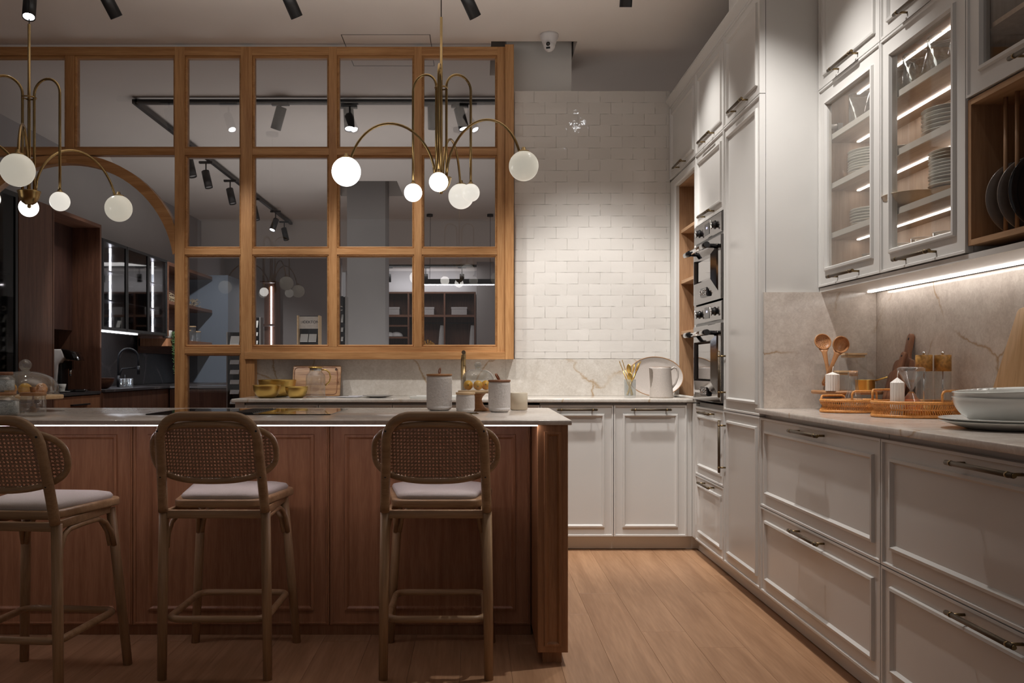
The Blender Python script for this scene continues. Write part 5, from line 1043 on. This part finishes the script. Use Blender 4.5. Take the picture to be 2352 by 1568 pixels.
MB().box(.012, .06, z1-.15, w-.012, .07, z1-.01).build('header_board', M['cardt'], t); text('DEKTON', .044, M['text'], t, (w*.60, .058, z1-.075), (math.pi/2, 0, 0), .0005); text(':>', .045, M['text'], t, (w*.20, .058, z1-.075), (math.pi/2, 0, 0), .0005, 'emblem')
text('- - - - - - -', .018, M['text'], t, (w*.56, .058, z1-.035), (math.pi/2, 0, 0), .0005, 'small_print'); text('- - - - - -', .018, M['text'], t, (w*.56, .058, z1-.115), (math.pi/2, 0, 0), .0005, 'small_print')
farack('black sample rack in front of the blue grey tall units', (520, 556), 762, 905, 9.2, n=9)
farack('narrow dark sample rack left of the lit corner shelves', (577, 598), 728, 880, 11.0, n=6)
t, w, z1 = farack('slim dark display tower with a squared letter by the pillar', (776, 795), 680, 860, 9.8, n=8, top=.16)
MB().box(-.002, -.01, z1-.20, .062, .0, z1).build('header_board', M['black'], t); text('C', .07, M['cardt'], t, (.032, -.0115, z1-.14), (math.pi/2, 0, 0), .001)
# lit corner shelves
Y = 13.6; a, b = X_(597, Y), X_(634, Y); t = thing('corner_shelves', 'walnut shelf unit with a vertical light strip right of blue cabinets', 'shelves', (a, Y, 0)); w = b-a; H = Z_(645, Y)
MB().box(0, .28, 0, w, .30, H).box(w-.02, 0, 0, w, .28, H).box(0, 0, H-.02, w-.02, .28, H).build('frame', M['walz'], t); MB().box(w*.45-.009, .265, .5, w*.45+.009, .279, H-.06).build('light_strip', M['ledc'], t)
for z in (1.36, 1.78): MB().box(0, .0, z, w-.02, .26, z+.03).build('shelf', M['walx'], t)
# far wardrobe
Yw = 15.55; a, b = X_(872, Yw), X_(1093, Yw); H = Z_(670, Yw); t = thing('open_wardrobe', 'far dark walnut open wardrobe against the back wall', 'wardrobe', (a, Yw, 0)); w = b-a
MB().box(0, .40, 0, w, .42, H).build('back_panel', M['walz'], t); MB().box(0, 0, H-.03, w, .40, H).build('top_board', M['walx'], t)
for px in (873, 938, 1021, 1091): x = X_(px, Yw)-a; MB().box(x-.015, 0, 0, x+.015, .40, H-.03).build('divider', M['walz'], t)
zs_ = Z_(725, Yw); MB().box(.0, .005, zs_-.02, w, .40, zs_+.02).build('shelf', M['walx'], t)
for z in (Z_(748, Yw), Z_(775, Yw)): MB().box(.02, .01, z-.015, X_(936, Yw)-a, .4, z+.015).build('shelf', M['walx'], t)
MB().tube([(X_(942, Yw)-a, .2, zs_-.12), (w-.02, .2, zs_-.12)], .012, 8).build('clothes_rail', M['black'], t)
for p0, p1, l in ((884, 917, 'leftmost pale lidded box on the wardrobe shelf'), (969, 997, 'middle pale lidded box on the wardrobe shelf'), (1036, 1073, 'rightmost pale lidded box on the wardrobe shelf')):
    x0, x1 = X_(p0, Yw), X_(p1, Yw); t = thing('storage_box', l, 'box', ((x0+x1)/2, Yw+.06, zs_+.021)); w_ = (x1-x0)/2; MB().box(-w_+.006, 0, 0, w_-.006, .28, .105).build('body', M['boxw'], t); MB().box(-w_, -.004, .105, w_, .284, .14).build('lid', M['boxw'], t)
for px, l in ((891, 'left'), (909, 'right')): o = MB().ball((0, 0, 0), .12, 16, 8, (1, .9, .72), z0=0).build('baseball_cap', M['garment']); place(o, (X_(px, Yw), Yw+.15, Z_(774, Yw)+.016)); tag(o, '%s white cap on the lower wardrobe shelf' % l, 'cap')
for px, l, hw in ((1014, 'left pale garment hanging in the wardrobe', .075), (1089, 'right pale garment hanging in the wardrobe', .06)):
    t = thing('hanging_garment', l, 'garment', (X_(px, Yw)-(.03 if px > 1050 else 0), Yw+.2, 0)); zt = zs_-.13; mb = MB(); R_ = []
    for k in range(9):
        f_ = k/8; ww = .03+hw*f_**.7; R_.append([mb.V((ww*math.cos(2*math.pi*j/18), .05*(.4+f_)*math.sin(2*math.pi*j/18)*(1+.3*math.sin(j*2.5)), zt-.03-1.0*f_)) for j in range(18)])
    for p, q in zip(R_, R_[1:]):
        for j in range(18): mb.F([p[j], p[(j+1) % 18], q[(j+1) % 18], q[j]], True)
    mb.F(R_[0]); mb.F(R_[-1]); mb.build('fabric', M['garment'], t); MB().tube([(0, 0, zt-.04), (0, 0, zt+.01)], .005, 6).build('hook', M['black'], t)
t = thing('dried_flowers', 'small bunch of golden dried flowers low in the window', 'flowers', (X_(984, 13.5), 13.5, 0)); mb = MB(); rr = random.Random(2); zf = Z_(790, 13.5)
for k in range(40): c0 = Vector((rr.gauss(0, .05), rr.gauss(0, .04), zf+rr.uniform(-.15, .07))); mb.tube([Vector((0, 0, zf-.4)), c0], [.003, .014], 4)
mb.build('petals', M['flower'], t)['kind'] = 'stuff'; MB().lathe([(0, 0), (.08, 0), (.10, zf-.5), (.05, zf-.35), (0, zf-.36)], 16).build('vase', M['chinag'], t)
# far track and hanging linear lamp
tr = MB().box(-1.7, 15.0, 2.86, .1, 15.04, 2.9).build('ceiling_track', M['black']); tag(tr, 'short black lighting track above the far wardrobe', 'track')
for px, l in ((893, 'left'), (978, 'middle'), (1061, 'right')): spotfix('%s small black spotlight above the far wardrobe' % l, (X_(px, 15.02), 15.02, 2.60), (0, .1, -1), 2.862, L=.14, r=.04, on=False)
Yl = 12.4; t = thing('linear_lamp', 'long black linear lamp hanging before the far wardrobe', 'pendant light', (X_(1052, Yl), Yl, 0)); zl_ = Z_(653, Yl); hw = X_(1136, Yl)-X_(1052, Yl)
MB().box(-hw, -.03, zl_, hw, .03, zl_+.075).build('housing', M['black'], t); MB().box(-hw+.005, -.026, zl_-.008, hw-.005, .026, zl_).build('diffuser', M['ledv'], t)
for px in (987, 1126): x = X_(px, Yl)-X_(1052, Yl); MB().tube([(x, 0, zl_+.07), (x+(.01 if px < 1000 else -.0), 0, CEIL-.03)], .003, 6).build('cable', M['black'], t); MB().lathe([(0, CEIL-.035), (.045, CEIL-.035), (.045, CEIL-.001), (0, CEIL-.001)], 16, (x, 0, 0)).build('canopy', M['black'], t)
